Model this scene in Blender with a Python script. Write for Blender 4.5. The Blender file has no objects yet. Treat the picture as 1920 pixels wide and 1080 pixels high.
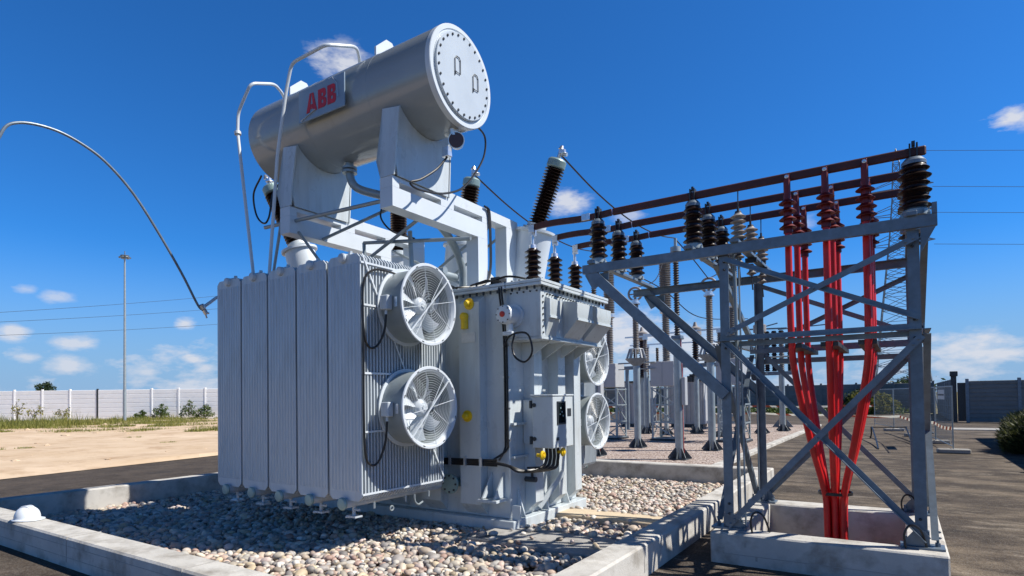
import bpy, math, random
import numpy as np
from mathutils import Vector, Matrix

scene = bpy.context.scene
COL = scene.collection
R_ = math.radians
random.seed(7)
rng = np.random.default_rng(7)

# ------------------------------------------------------------------ camera
EYE = 1.65
YAW, PITCH, ROLL = R_(33.3), R_(1.27), R_(0.83)
F = Vector((-math.sin(YAW)*math.cos(PITCH), math.cos(YAW)*math.cos(PITCH), math.sin(PITCH)))
Rt = Vector((math.cos(YAW), math.sin(YAW), 0))
U = Rt.cross(F)
R2 = math.cos(ROLL)*Rt - math.sin(ROLL)*U
U2 = math.sin(ROLL)*Rt + math.cos(ROLL)*U
cam = bpy.data.cameras.new('camera')
camo = bpy.data.objects.new('camera', cam)
COL.objects.link(camo)
camo.matrix_world = Matrix(((R2.x, U2.x, -F.x, 0), (R2.y, U2.y, -F.y, 0), (R2.z, U2.z, -F.z, EYE), (0, 0, 0, 1)))
cam.sensor_width = 36
cam.lens = 36*1111/1920
cam.shift_y = 181/1920
cam.clip_start = 0.05
cam.clip_end = 5000
scene.camera = camo

# ------------------------------------------------------------------ sun and sky
SUN_AZ, SUN_EL = R_(24.5), R_(48.5)          # azimuth from +X towards +Y
SV = Vector((math.cos(SUN_EL)*math.cos(SUN_AZ), math.cos(SUN_EL)*math.sin(SUN_AZ), math.sin(SUN_EL)))
sl = bpy.data.lights.new('sun', 'SUN')
sl.energy = 4.8
sl.angle = R_(0.5)
sl.color = (1.0, 0.955, 0.88)
so = bpy.data.objects.new('sun', sl)
COL.objects.link(so)
so.rotation_euler = SV.to_track_quat('Z', 'Y').to_euler()
so.location = (20, 5, 30)

world = bpy.data.worlds.new('World')
scene.world = world
world.use_nodes = True
wt = world.node_tree
wn, wl = wt.nodes, wt.links
bg = wn['Background']
bg.inputs['Strength'].default_value = 0.06
sky = wn.new('ShaderNodeTexSky')
sky.sky_type = 'NISHITA'
sky.sun_disc = False
sky.sun_elevation = SUN_EL
sky.sun_rotation = math.pi/2 - SUN_AZ
sky.altitude = 300
sky.air_density = 1.0
sky.dust_density = 0.25
sky.ozone_density = 3.0
hs = wn.new('ShaderNodeHueSaturation')
hs.inputs['Saturation'].default_value = 1.0
hs.inputs['Value'].default_value = 1.0
wl.new(sky.outputs[0], hs.inputs['Color'])

def wmath(op, a, b=None, clamp=False):
    n = wn.new('ShaderNodeMath')
    n.operation = op
    n.use_clamp = clamp
    for i, x in enumerate((a, b)):
        if x is None:
            continue
        if isinstance(x, (int, float)):
            n.inputs[i].default_value = x
        else:
            wl.new(x, n.inputs[i])
    return n.outputs[0]

tc = wn.new('ShaderNodeTexCoord')
sep = wn.new('ShaderNodeSeparateXYZ')
wl.new(tc.outputs['Generated'], sep.inputs[0])
# sky tinted deep blue, dimmed overhead beyond the view to deepen shadows; pale blue air at the horizon
zen = wn.new('ShaderNodeMapRange')
zen.inputs['From Min'].default_value = 0.565
zen.inputs['From Max'].default_value = 0.74
zen.inputs['To Min'].default_value = 1.0
zen.inputs['To Max'].default_value = 0.12
wl.new(sep.outputs['Z'], zen.inputs['Value'])
tint = wn.new('ShaderNodeMix')
tint.data_type = 'RGBA'
tint.blend_type = 'MULTIPLY'
tint.inputs['Factor'].default_value = 1.0
wl.new(hs.outputs[0], tint.inputs['A'])
tint.inputs['B'].default_value = (0.28, 1.02, 1.84, 1)
zmul = wn.new('ShaderNodeVectorMath')
zmul.operation = 'SCALE'
wl.new(tint.outputs['Result'], zmul.inputs[0])
wl.new(zen.outputs[0], zmul.inputs['Scale'])
hz = wn.new('ShaderNodeMapRange')
hz.interpolation_type = 'SMOOTHSTEP'
hz.inputs['From Min'].default_value = 0.24
hz.inputs['From Max'].default_value = 0.0
hz.inputs['To Max'].default_value = 0.95
wl.new(sep.outputs['Z'], hz.inputs['Value'])
hmix = wn.new('ShaderNodeMix')
hmix.data_type = 'RGBA'
wl.new(hz.outputs[0], hmix.inputs['Factor'])
wl.new(zmul.outputs[0], hmix.inputs['A'])
hmix.inputs['B'].default_value = (3.5, 5.6, 8.6, 1)
# small cumulus: noise stretched along the horizon
mp = wn.new('ShaderNodeMapping')
mp.inputs['Scale'].default_value = (1, 1, 2.6)
wl.new(tc.outputs['Generated'], mp.inputs['Vector'])
def wnoise(scale, detail, rough, loc):
    m = wn.new('ShaderNodeMapping')
    m.inputs['Location'].default_value = loc
    wl.new(mp.outputs[0], m.inputs['Vector'])
    n = wn.new('ShaderNodeTexNoise')
    n.inputs['Scale'].default_value = scale
    n.inputs['Detail'].default_value = detail
    n.inputs['Roughness'].default_value = rough
    wl.new(m.outputs[0], n.inputs['Vector'])
    return n.outputs['Fac']
n1 = wnoise(7.5, 7, 0.58, (3.1, 0.4, 1.7))
n2 = wnoise(24, 6, 0.6, (0.2, 5.0, 0.3))
# low band of clouds just above the horizon
lowband = wn.new('ShaderNodeMapRange')
lowband.inputs['From Min'].default_value = 0.17
lowband.inputs['From Max'].default_value = 0.03
wl.new(sep.outputs['Z'], lowband.inputs['Value'])
thr = wmath('SUBTRACT', 0.73, wmath('MULTIPLY', lowband.outputs[0], 0.25))
dens = wmath('MULTIPLY', wmath('SUBTRACT', wmath('ADD', wmath('MULTIPLY', n1, 0.7), wmath('MULTIPLY', n2, 0.3)), thr), 9.0, True)
dens = wmath('MULTIPLY', dens, 0.75)
# a few single wisps higher up
WISPS = [((-0.444, 0.84, 0.312), .045, .9), ((-0.661, 0.572, 0.486), .055, .9), ((0.12, 0.936, 0.332), .035, .95), ((-0.877, 0.465, 0.117), .022, .9),
         ((-0.935, 0.324, 0.142), .022, .6), ((-0.119, 0.961, 0.25), .03, .45), ((-0.356, 0.889, 0.287), .03, .6), ((-0.38, 0.917, 0.105), .10, .9),
         ((-0.956, 0.285, 0.092), .026, .9), ((-0.877, 0.477, 0.063), .024, .9), ((-0.939, 0.34, 0.052), .035, .8), ((-0.90, 0.42, 0.045), .03, .7), ((-0.955, 0.30, 0.062), .02, .7), ((0.084, 0.995, 0.052), .07, .9), ((-0.944, 0.292, 0.15), .016, .5), ((-0.3,0.95,0.07), .12, .8), ((-0.935, 0.345, 0.083), .03, .8)]
for d, s, k in WISPS:
    v = wn.new('ShaderNodeVectorMath')
    v.operation = 'SUBTRACT'
    v.inputs[1].default_value = d
    wl.new(tc.outputs['Generated'], v.inputs[0])
    m = wn.new('ShaderNodeVectorMath')
    m.operation = 'MULTIPLY'
    m.inputs[1].default_value = (1, 1, 2.0)
    wl.new(v.outputs[0], m.inputs[0])
    ln = wn.new('ShaderNodeVectorMath')
    ln.operation = 'LENGTH'
    wl.new(m.outputs[0], ln.inputs[0])
    fall = wmath('SUBTRACT', 1.0, wmath('DIVIDE', ln.outputs['Value'], s * 1.25), True)
    nz = wmath('MULTIPLY', wmath('SUBTRACT', wmath('ADD', wmath('MULTIPLY', fall, 0.55), n2), 0.62), 3.0, True)
    dens = wmath('MAXIMUM', dens, wmath('MULTIPLY', wmath('MULTIPLY', nz, wmath('MULTIPLY', fall, 2.2, True)), k))
mixc = wn.new('ShaderNodeMix')
mixc.data_type = 'RGBA'
wl.new(dens, mixc.inputs['Factor'])
wl.new(hmix.outputs['Result'], mixc.inputs['A'])
mixc.inputs['B'].default_value = (8.6, 8.9, 9.8, 1)
wl.new(mixc.outputs['Result'], bg.inputs['Color'])

scene.view_settings.view_transform = 'Standard'
scene.view_settings.look = 'None'
scene.view_settings.exposure = 0.45
scene.view_settings.gamma = 1
scene.view_settings.use_curve_mapping = False

# ------------------------------------------------------------------ materials
def nodes_of(name):
    m = bpy.data.materials.new(name)
    m.use_nodes = True
    return m, m.node_tree.nodes, m.node_tree.links, m.node_tree.nodes['Principled BSDF']

def tex(n, l, coord, kind, scale, detail=4, rough=.55, stretch=None, rot=None):
    tcn = n.new('ShaderNodeTexCoord')
    src = tcn.outputs[coord]
    if stretch or rot:
        mpn = n.new('ShaderNodeMapping')
        if stretch: mpn.inputs['Scale'].default_value = stretch
        if rot: mpn.inputs['Rotation'].default_value = rot
        l.new(src, mpn.inputs['Vector'])
        src = mpn.outputs[0]
    if kind == 'noise':
        t = n.new('ShaderNodeTexNoise')
        t.inputs['Detail'].default_value = detail
        t.inputs['Roughness'].default_value = rough
    else:
        t = n.new('ShaderNodeTexVoronoi')
    t.inputs['Scale'].default_value = scale
    l.new(src, t.inputs['Vector'])
    return t

def ramp(n, l, src, a, b, c0=(0, 0, 0, 1), c1=(1, 1, 1, 1)):
    r = n.new('ShaderNodeValToRGB')
    r.color_ramp.elements[0].position = a
    r.color_ramp.elements[1].position = b
    r.color_ramp.elements[0].color = c0
    r.color_ramp.elements[1].color = c1
    l.new(src, r.inputs[0])
    return r.outputs[0]

def mixrgb(n, l, fac, a, b):
    m = n.new('ShaderNodeMix')
    m.data_type = 'RGBA'
    for s, x in (('Factor', fac), ('A', a), ('B', b)):
        if isinstance(x, (int, float)): m.inputs[s].default_value = x
        elif isinstance(x, tuple): m.inputs[s].default_value = x if len(x) == 4 else (*x, 1)
        else: l.new(x, m.inputs[s])
    return m.outputs['Result']

def mat(name, col, rough=.5, metal=0.0, var=.12, scale=5, bump=0.0, bscale=60, dirt=None, dscale=3, dlo=.55, dhi=.75, stretch=None, coat=0, coord='Object', spangle=0, rvar=.12):
    m, n, l, p = nodes_of(name)
    t = tex(n, l, coord, 'noise', scale, 5, .6, stretch)
    a = tuple(c*(1-var) for c in col); b = tuple(min(1, c*(1+var)) for c in col)
    c = mixrgb(n, l, ramp(n, l, t.outputs['Fac'], .3, .7), a, b)
    if spangle:
        v = tex(n, l, coord, 'voronoi', spangle)
        c = mixrgb(n, l, .25, c, v.outputs['Color'])
        bw = n.new('ShaderNodeHueSaturation'); bw.inputs['Saturation'].default_value = .25
        l.new(c, bw.inputs['Color']); c = bw.outputs[0]
    if dirt:
        d = tex(n, l, coord, 'noise', dscale, 8, .65, stretch)
        c = mixrgb(n, l, ramp(n, l, d.outputs['Fac'], dlo, dhi), c, dirt)
    l.new(c, p.inputs['Base Color'])
    rr = n.new('ShaderNodeMapRange')
    rr.inputs['To Min'].default_value = max(.02, rough-rvar); rr.inputs['To Max'].default_value = min(1, rough+rvar)
    t2 = tex(n, l, coord, 'noise', scale*2.3, 4)
    l.new(t2.outputs['Fac'], rr.inputs['Value'])
    l.new(rr.outputs[0], p.inputs['Roughness'])
    p.inputs['Metallic'].default_value = metal
    if coat: p.inputs['Coat Weight'].default_value = coat
    if bump:
        bt = tex(n, l, coord, 'noise', bscale, 6, .7, stretch)
        bn = n.new('ShaderNodeBump'); bn.inputs['Strength'].default_value = bump; bn.inputs['Distance'].default_value = .01
        l.new(bt.outputs['Fac'], bn.inputs['Height']); l.new(bn.outputs[0], p.inputs['Normal'])
    return m

M = {}
M['paint'] = mat('light_grey_paint', (.53, .58, .60), .30, 0, .05, 2.5, .02, 14, dirt=(.40, .41, .39), dscale=2.4, dlo=.50, dhi=.85, stretch=(3, 3, .45))
M['paint2'] = mat('light_grey_radiator_paint', (.48, .53, .57), .34, 0, .05, 3, dirt=(.31, .32, .32), dscale=3.4, dlo=.50, dhi=.85, stretch=(3, 3, .35))
M['white'] = mat('white_paint', (.60, .645, .68), .32, 0, .04, 3, dirt=(.5, .5, .48), dscale=3, dlo=.62, dhi=.88)
M['cons'] = mat('conservator_grey_paint', (.29, .32, .335), .15, 0, .05, 1.6, .03, 5, dirt=(.20, .21, .21), dscale=2.0, dlo=.55, dhi=.85)
M['galv'] = mat('galvanized_steel', (.155, .195, .235), .42, .25, .20, 11, .02, 30, dirt=(.115, .14, .165), dscale=3, dlo=.45, dhi=.8)
M['galvl'] = mat('bright_galvanized_steel', (.31, .36, .38), .45, .35, .12, 7, .03, 30, dirt=(.23, .265, .28), dscale=3, dlo=.5, dhi=.8)
M['gbase'] = mat('dull_galvanized_base', (.085, .10, .115), .55, .2, .2, 9)
M['line'] = mat('weathered_line_conductor', (.05, .065, .085), .95, 0, .1, 2, rvar=.04)
M['dark'] = mat('dark_steel', (.045, .05, .055), .5, .4, .3, 20)
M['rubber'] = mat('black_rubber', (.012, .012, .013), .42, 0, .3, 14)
M['porc'] = mat('brown_porcelain', (.016, .0065, .005), .30, 0, .3, 6, rvar=.06)
M['porcg'] = mat('grey_silicone', (.30, .27, .25), .45, 0, .15, 8)
M['porc2'] = mat('dark_taupe_silicone', (.06, .052, .048), .4, 0, .15, 8)
M['porcb'] = mat('taupe_porcelain', (.19, .17, .155), .38, 0, .15, 6, rvar=.06)
M['red'] = mat('red_cable_sheath', (.62, .011, .013), .42, 0, .16, 7, dirt=(.34, .03, .025), dscale=4, dlo=.5, dhi=.8, rvar=.1)
M['redd'] = mat('dark_red_silicone', (.15, .006, .008), .45, 0, .25, 10)
M['bus'] = mat('brown_red_busbar_sleeve', (.070, .015, .009), .55, 0, .25, 4, .06, 25)
M['alu'] = mat('aluminium', (.70, .71, .72), .32, .75, .1, 12)
M['greencap'] = mat('pale_green_cast_metal', (.24, .34, .335), .4, .2, .12, 9)
M['yellow'] = mat('yellow_plastic', (.78, .52, .01), .4, 0, .1, 9)
M['redpl'] = mat('red_paint', (.50, .03, .02), .4, 0, .1, 9)
M['duct_shaded'] = mat('fan_duct_shaded_grey', (.27, .31, .32), .38, .1, .1, 4, dirt=(.20, .22, .22), dscale=3)  # same grey paint, with the shade on the duct darkened into the colour
M['endp'] = mat('pale_end_plate_paint', (.46, .515, .565), .35, 0, .04, 3)
M['logo'] = mat('red_letter_paint', (.50, .012, .014), .45, 0, .25, 18)
M['sign'] = mat('blue_grey_sign_panel', (.23, .31, .40), .4, 0, .08, 5)
M['label'] = mat('pale_sticker', (.62, .63, .62), .5, 0, .08, 20)
M['glass'] = mat('dark_window', (.010, .016, .018), .08, 0, .2, 5, rvar=.03)
M['gaugeface'] = mat('dark_red_gauge_face', (.05, .006, .008), .12, 0, .2, 8, rvar=.04)
M['concrete'] = mat('pale_concrete', (.52, .50, .46), .88, 0, .16, 1.5, .5, 48, dirt=(.23, .205, .17), dscale=3.1, dlo=.47, dhi=.74)
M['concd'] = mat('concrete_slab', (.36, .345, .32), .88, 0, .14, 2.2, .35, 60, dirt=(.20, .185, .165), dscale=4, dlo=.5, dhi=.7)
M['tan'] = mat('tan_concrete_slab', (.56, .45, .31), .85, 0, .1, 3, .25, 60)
M['helmet'] = mat('white_helmet_plastic', (.70, .73, .75), .25, 0, .02, 5)
M['wallw'] = mat('white_precast_concrete', (.90, .90, .89), .85, 0, .05, .5, .1, 20, dirt=(.60, .58, .52), dscale=.5, dlo=.55, dhi=.85)
M['wallg'] = mat('grey_precast_concrete', (.165, .175, .175), .85, 0, .16, .8, .15, 20, dirt=(.10, .105, .10), dscale=.9, dlo=.5, dhi=.75)
M['bark'] = mat('bark', (.10, .075, .05), .9, 0, .3, 12, .5, 30)
M['pylon'] = mat('weathered_pylon_steel', (.20, .24, .28), .55, .3, .1, 2)
M['cabinet'] = mat('grey_cabinet_paint', (.40, .41, .42), .5, 0, .05, 3)
M['sand_clay'] = M['tan']

def leafmat(name, c0, c1, c2):
    m, n, l, p = nodes_of(name)
    at = n.new('ShaderNodeAttribute'); at.attribute_name = 'tint'
    r = n.new('ShaderNodeValToRGB')
    r.color_ramp.elements[0].color = (*c0, 1); r.color_ramp.elements[1].color = (*c2, 1)
    e = r.color_ramp.elements.new(.5); e.color = (*c1, 1)
    l.new(at.outputs['Fac'], r.inputs[0])
    l.new(r.outputs[0], p.inputs['Base Color'])
    p.inputs['Roughness'].default_value = .6
    tr = n.new('ShaderNodeBsdfTranslucent'); l.new(r.outputs[0], tr.inputs['Color'])
    mx = n.new('ShaderNodeMixShader'); mx.inputs[0].default_value = .3
    out = n['Material Output']
    l.new(p.outputs[0], mx.inputs[1]); l.new(tr.outputs[0], mx.inputs[2]); l.new(mx.outputs[0], out.inputs['Surface'])
    return m
M['leaf'] = leafmat('green_leaves', (.03, .055, .012), (.07, .12, .02), (.16, .20, .04))
M['leafy'] = leafmat('yellow_green_leaves', (.08, .10, .015), (.20, .20, .03), (.34, .27, .05))
M['leafd'] = leafmat('dark_green_leaves', (.014, .028, .014), (.03, .055, .022), (.06, .09, .03))
M['leafs'] = leafmat('spiky_leaves', (.016, .026, .010), (.045, .060, .018), (.20, .20, .055))
M['grass'] = leafmat('dry_green_grass', (.07, .10, .015), (.20, .21, .035), (.38, .33, .10))

# asphalt: brown-grey with dusty pale streaks
def asphalt():
    m, n, l, p = nodes_of('stained_asphalt')
    def mul(a, b):
        k = n.new('ShaderNodeMath'); k.operation = 'MULTIPLY'
        for i, x in enumerate((a, b)):
            if isinstance(x, float): k.inputs[i].default_value = x
            else: l.new(x, k.inputs[i])
        return k.outputs[0]
    a = tex(n, l, 'Object', 'noise', 1.7, 12, .72)
    base = mixrgb(n, l, ramp(n, l, a.outputs['Fac'], .36, .66), (.032, .024, .018), (.082, .063, .048))
    # dried dust and scuffs: broad uneven blotches, broken up by fine grit
    b1 = tex(n, l, 'Object', 'noise', .55, 9, .70, (1.0, 2.0, 1.0), (0, 0, -R_(20)))
    b2 = tex(n, l, 'Object', 'noise', 1.15, 12, .80, (1.0, 2.6, 1.0), (0, 0, R_(18)))
    gr = tex(n, l, 'Object', 'noise', 26, 6, .75)
    sx = n.new('ShaderNodeSeparateXYZ'); tcn = n.new('ShaderNodeTexCoord'); l.new(tcn.outputs['Object'], sx.inputs[0])
    mr = n.new('ShaderNodeMapRange'); mr.inputs['From Min'].default_value = -9; mr.inputs['From Max'].default_value = -3
    mr.inputs['To Min'].default_value = .10
    l.new(sx.outputs['X'], mr.inputs['Value'])
    g = ramp(n, l, gr.outputs['Fac'], .36, .62, (.35, .35, .35, 1), (1, 1, 1, 1))
    d1 = mul(mul(ramp(n, l, b1.outputs['Fac'], .46, .72), mr.outputs[0]), g)
    c = mixrgb(n, l, mul(d1, .85), base, (.32, .255, .185))
    d2 = mul(mul(ramp(n, l, b2.outputs['Fac'], .53, .66), mr.outputs[0]), g)
    c = mixrgb(n, l, mul(d2, .75), c, (.38, .325, .26))
    # dark oil spots
    o = tex(n, l, 'Object', 'noise', .9, 3, .5)
    c = mixrgb(n, l, mul(ramp(n, l, o.outputs['Fac'], .60, .70), .65), c, (.022, .019, .017))
    f = tex(n, l, 'Object', 'voronoi', 75)
    sc = n.new('ShaderNodeSeparateColor'); l.new(f.outputs['Color'], sc.inputs[0])
    c = mixrgb(n, l, mul(ramp(n, l, sc.outputs[0], .62, .95), .30), c, (.20, .185, .165))
    l.new(c, p.inputs['Base Color'])
    p.inputs['Roughness'].default_value = .9
    p.inputs['Specular IOR Level'].default_value = .25
    bn = n.new('ShaderNodeBump'); bn.inputs['Strength'].default_value = .6; bn.inputs['Distance'].default_value = .008
    l.new(f.outputs['Distance'], bn.inputs['Height']); l.new(bn.outputs[0], p.inputs['Normal'])
    return m
M['asphalt'] = asphalt()

def groundmat(name, c0, c1, c2, s1, s2, bump, bs, vor=False):
    m, n, l, p = nodes_of(name)
    a = tex(n, l, 'Object', 'noise', s1, 8, .6)
    c = mixrgb(n, l, ramp(n, l, a.outputs['Fac'], .35, .68), c0, c1)
    if vor:
        v = tex(n, l, 'Object', 'voronoi', s2)
        bw = n.new('ShaderNodeSeparateColor'); l.new(v.outputs['Color'], bw.inputs[0])
        c = mixrgb(n, l, ramp(n, l, bw.outputs[0], .3, .9), c, c2)
        h = v.outputs['Distance']
    else:
        b = tex(n, l, 'Object', 'noise', s2, 8, .7)
        c = mixrgb(n, l, ramp(n, l, b.outputs['Fac'], .5, .75), c, c2)
        h = tex(n, l, 'Object', 'noise', bs, 8, .7).outputs['Fac']
    l.new(c, p.inputs['Base Color'])
    p.inputs['Roughness'].default_value = .95
    p.inputs['Specular IOR Level'].default_value = .2
    bn = n.new('ShaderNodeBump'); bn.inputs['Strength'].default_value = bump; bn.inputs['Distance'].default_value = .03
    if vor: bn.invert = True
    l.new(h, bn.inputs['Height']); l.new(bn.outputs[0], p.inputs['Normal'])
    return m
M['sand'] = groundmat('pale_sand', (.52, .385, .255), (.64, .50, .36), (.36, .235, .14), .30, .9, 1.0, 2.2)
M['yardg'] = groundmat('pinkish_gravel', (.44, .36, .31), (.55, .48, .43), (.22, .15, .125), .6, 22, 1.0, 3, True)
M['field'] = groundmat('dry_field', (.20, .17, .08), (.28, .24, .12), (.12, .13, .05), .05, .3, .4, 1)
M['pitdirt'] = groundmat('pit_floor', (.20, .17, .14), (.28, .24, .20), (.10, .09, .08), 3, 12, .6, 20)

def pebblemat():
    m, n, l, p = nodes_of('river_pebbles')
    at = n.new('ShaderNodeAttribute'); at.attribute_name = 'col'
    t = tex(n, l, 'Object', 'noise', 38, 5, .65)
    c = mixrgb(n, l, ramp(n, l, t.outputs['Fac'], .25, .75, (.72, .72, .72, 1), (1, 1, 1, 1)), (0, 0, 0), at.outputs['Color'])
    l.new(c, p.inputs['Base Color'])
    p.inputs['Roughness'].default_value = .62
    return m
M['pebble'] = pebblemat()

def tapemat():
    m, n, l, p = nodes_of('striped_barrier_tape')
    tcn = n.new('ShaderNodeTexCoord'); w = n.new('ShaderNodeTexWave'); w.wave_type = 'BANDS'; w.bands_direction = 'DIAGONAL'
    w.inputs['Scale'].default_value = 1.1
    l.new(tcn.outputs['Object'], w.inputs['Vector'])
    l.new(mixrgb(n, l, ramp(n, l, w.outputs['Fac'], .48, .52), (.45, .16, .08), (.88, .86, .78)), p.inputs['Base Color'])
    p.inputs['Roughness'].default_value = .5
    tr = n.new('ShaderNodeBsdfTranslucent'); l.new(p.inputs['Base Color'].links[0].from_socket, tr.inputs['Color'])
    mx = n.new('ShaderNodeMixShader'); mx.inputs[0].default_value = .6
    l.new(p.outputs[0], mx.inputs[1]); l.new(tr.outputs[0], mx.inputs[2]); l.new(mx.outputs[0], n['Material Output'].inputs['Surface'])
    return m
M['tape'] = tapemat()

# ------------------------------------------------------------------ mesh builder
def vec(p): return np.array(p, float)
def unit(v):
    v = vec(v); return v/np.linalg.norm(v)
def perp(d, up=(0, 0, 1)):
    d = unit(d); u = vec(up)
    if abs(d@u) > .98: u = vec((1, 0, 0)) if abs(d[0]) < .9 else vec((0, 1, 0))
    a = unit(np.cross(u, d)); b = np.cross(d, a)
    return a, b           # a sideways, b up-ish

class MB:
    def __init__(s): s.v = []; s.f = []
    def add(s, vs, fs):
        o = len(s.v); s.v += [tuple(map(float, x)) for x in vs]; s.f += [tuple(i+o for i in f) for f in fs]; return s
    def box(s, x0, x1, y0, y1, z0, z1, bev=0):
        c = vec(((x0+x1)/2, (y0+y1)/2, (z0+z1)/2)); h = (abs(x1-x0)/2, abs(y1-y0)/2, abs(z1-z0)/2)
        return s.obox(c, (1, 0, 0), (0, 1, 0), (0, 0, 1), *h, bev)
    def obox(s, c, ax, ay, az, hx, hy, hz, bev=0):
        c, ax, ay, az = vec(c), vec(ax), vec(ay), vec(az)
        bev = min(bev, hx*.9, hy*.9, hz*.9)
        if bev <= 0:
            vs = [c+ax*hx*i+ay*hy*j+az*hz*k for i in (-1, 1) for j in (-1, 1) for k in (-1, 1)]
            return s.add(vs, [(0, 1, 3, 2), (4, 6, 7, 5), (0, 4, 5, 1), (2, 3, 7, 6), (0, 2, 6, 4), (1, 5, 7, 3)])
        vs = []; idx = {}
        for i in (-1, 1):
            for j in (-1, 1):
                for k in (-1, 1):
                    for a in range(3):
                        q = [hx-bev, hy-bev, hz-bev]; q[a] += bev
                        idx[(i, j, k, a)] = len(vs)
                        vs.append(c+ax*q[0]*i+ay*q[1]*j+az*q[2]*k)
        fs = []
        for a in range(3):
            b, d = [(1, 2), (2, 0), (0, 1)][a]
            for sgn in (-1, 1):
                def g(p, q):
                    t = [0, 0, 0]; t[a] = sgn; t[b] = p; t[d] = q
                    return idx[(*t, a)]
                f = [g(-1, -1), g(1, -1), g(1, 1), g(-1, 1)]
                fs.append(f if sgn > 0 else f[::-1])
            for p in (-1, 1):
                for q in (-1, 1):       # edge along axis a
                    def g(sg, fa):
                        t = [0, 0, 0]; t[a] = sg; t[b] = p; t[d] = q
                        return idx[(*t, fa)]
                    f = [g(-1, b), g(1, b), g(1, d), g(-1, d)]
                    fs.append(f if p*q < 0 else f[::-1])
        for i in (-1, 1):
            for j in (-1, 1):
                for k in (-1, 1):
                    f = [idx[(i, j, k, 0)], idx[(i, j, k, 1)], idx[(i, j, k, 2)]]
                    fs.append(f if i*j*k > 0 else f[::-1])
        return s.add(vs, fs)
    def bar(s, p, q, w, h, up=(0, 0, 1), bev=0):
        p, q = vec(p), vec(q); d = unit(q-p); a, b = perp(d, up)
        return s.obox((p+q)/2, d, a, b, np.linalg.norm(q-p)/2, w/2, h/2, bev)
    def angle(s, p, q, w, t, da, db):
        """L section from p to q: one leg along da, the other along db"""
        p, q = vec(p), vec(q); d = unit(q-p)
        da = vec(da)-d*(vec(da)@d); da = unit(da); db = vec(db)-d*(vec(db)@d); db = unit(db-da*(db@da))
        pr = [(0, 0), (w, 0), (w, t), (t, t), (t, w), (0, w)]
        vs = [x+da*a+db*b for x in (p, q) for a, b in pr]
        fs = [(i, (i+1) % 6, (i+1) % 6+6, i+6) for i in range(6)]+[tuple(range(5, -1, -1)), tuple(range(6, 12))]
        return s.add(vs, fs)
    def channel(s, p, q, w, h, t, da, db):
        """U section: web of height h along db, flanges of width w along da"""
        p, q = vec(p), vec(q); d = unit(q-p); da = unit(vec(da)-d*(vec(da)@d)); db = unit(vec(db)-d*(vec(db)@d))
        pr = [(0, 0), (w, 0), (w, t), (t, t), (t, h-t), (w, h-t), (w, h), (0, h)]
        n = len(pr); vs = [x+da*a+db*b for x in (p, q) for a, b in pr]
        fs = [(i, (i+1) % n, (i+1) % n+n, i+n) for i in range(n)]
        fs += [(0, 1, 2, 3), (0, 3, 4, 7), (4, 5, 6, 7), (8, 11, 10, 9), (8, 15, 12, 11), (12, 15, 14, 13)]
        return s.add(vs, fs)
    def tube(s, pts, r, n=8, closed=False, cap=True):
        P = [vec(p) for p in pts]; k = len(P)
        rs = r if hasattr(r, '__len__') else [r]*k
        T = []
        for i in range(k):
            a = P[(i-1) % k] if (closed or i > 0) else P[i]; b = P[(i+1) % k] if (closed or i < k-1) else P[i]
            T.append(unit(b-a))
        u, w = perp(T[0]); vs = []
        for i in range(k):
            u = unit(u-T[i]*(u@T[i])); w = np.cross(T[i], u)
            for j in range(n):
                an = 2*math.pi*j/n
                vs.append(P[i]+(u*math.cos(an)+w*math.sin(an))*rs[i])
        fs = []
        for i in range(k if closed else k-1):
            for j in range(n):
                i2 = (i+1) % k; j2 = (j+1) % n
                fs.append((i*n+j, i*n+j2, i2*n+j2, i2*n+j))
        if cap and not closed:
            fs += [tuple(range(n-1, -1, -1)), tuple((k-1)*n+j for j in range(n))]
        return s.add(vs, fs)
    def lathe(s, p, d, prof, n=24, cap=True):
        """prof: (radius, distance along d)"""
        p, d = vec(p), unit(d); a, b = perp(d); vs = []
        for r, h in prof:
            for j in range(n):
                an = 2*math.pi*j/n
                vs.append(p+d*h+(a*math.cos(an)+b*math.sin(an))*r)
        fs = [(i*n+j, i*n+(j+1) % n, (i+1)*n+(j+1) % n, (i+1)*n+j) for i in range(len(prof)-1) for j in range(n)]
        if cap: fs += [tuple(range(n-1, -1, -1)), tuple((len(prof)-1)*n+j for j in range(n))]
        return s.add(vs, fs)
    def ring(s, p, d, ro, ri, h, n=40):
        return s.lathe(p, d, [(ri, 0), (ro, 0), (ro, h), (ri, h), (ri, 0)], n, False)
    def torus(s, c, d, R, r, n=32, m=6):
        c, d = vec(c), unit(d); a, b = perp(d)
        return s.tube([c+(a*math.cos(t)+b*math.sin(t))*R for t in np.linspace(0, 2*math.pi, n, endpoint=False)], r, m, True)
    def prism(s, poly, ext):
        P = [vec(p) for p in poly]; e = vec(ext); k = len(P)
        nrm = np.zeros(3)
        for i in range(k): nrm += np.cross(P[i], P[(i+1) % k])
        if nrm@e < 0: P = P[::-1]
        vs = P+[p+e for p in P]
        fs = [tuple(range(k-1, -1, -1)), tuple(range(k, 2*k))]+[(i, (i+1) % k, (i+1) % k+k, i+k) for i in range(k)]
        return s.add(vs, fs)
    def bolt(s, p, d, r=.012, h=.012): return s.lathe(p, d, [(r, 0), (r, h), (r*.6, h+.004)], 6)
    def mesh(s, name, ang=34):
        me = bpy.data.meshes.new(name)
        me.from_pydata(s.v, [], s.f)
        me.polygons.foreach_set('use_smooth', [True]*len(me.polygons))
        me.update()
        me.set_sharp_from_angle(angle=R_(ang))
        return me

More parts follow.
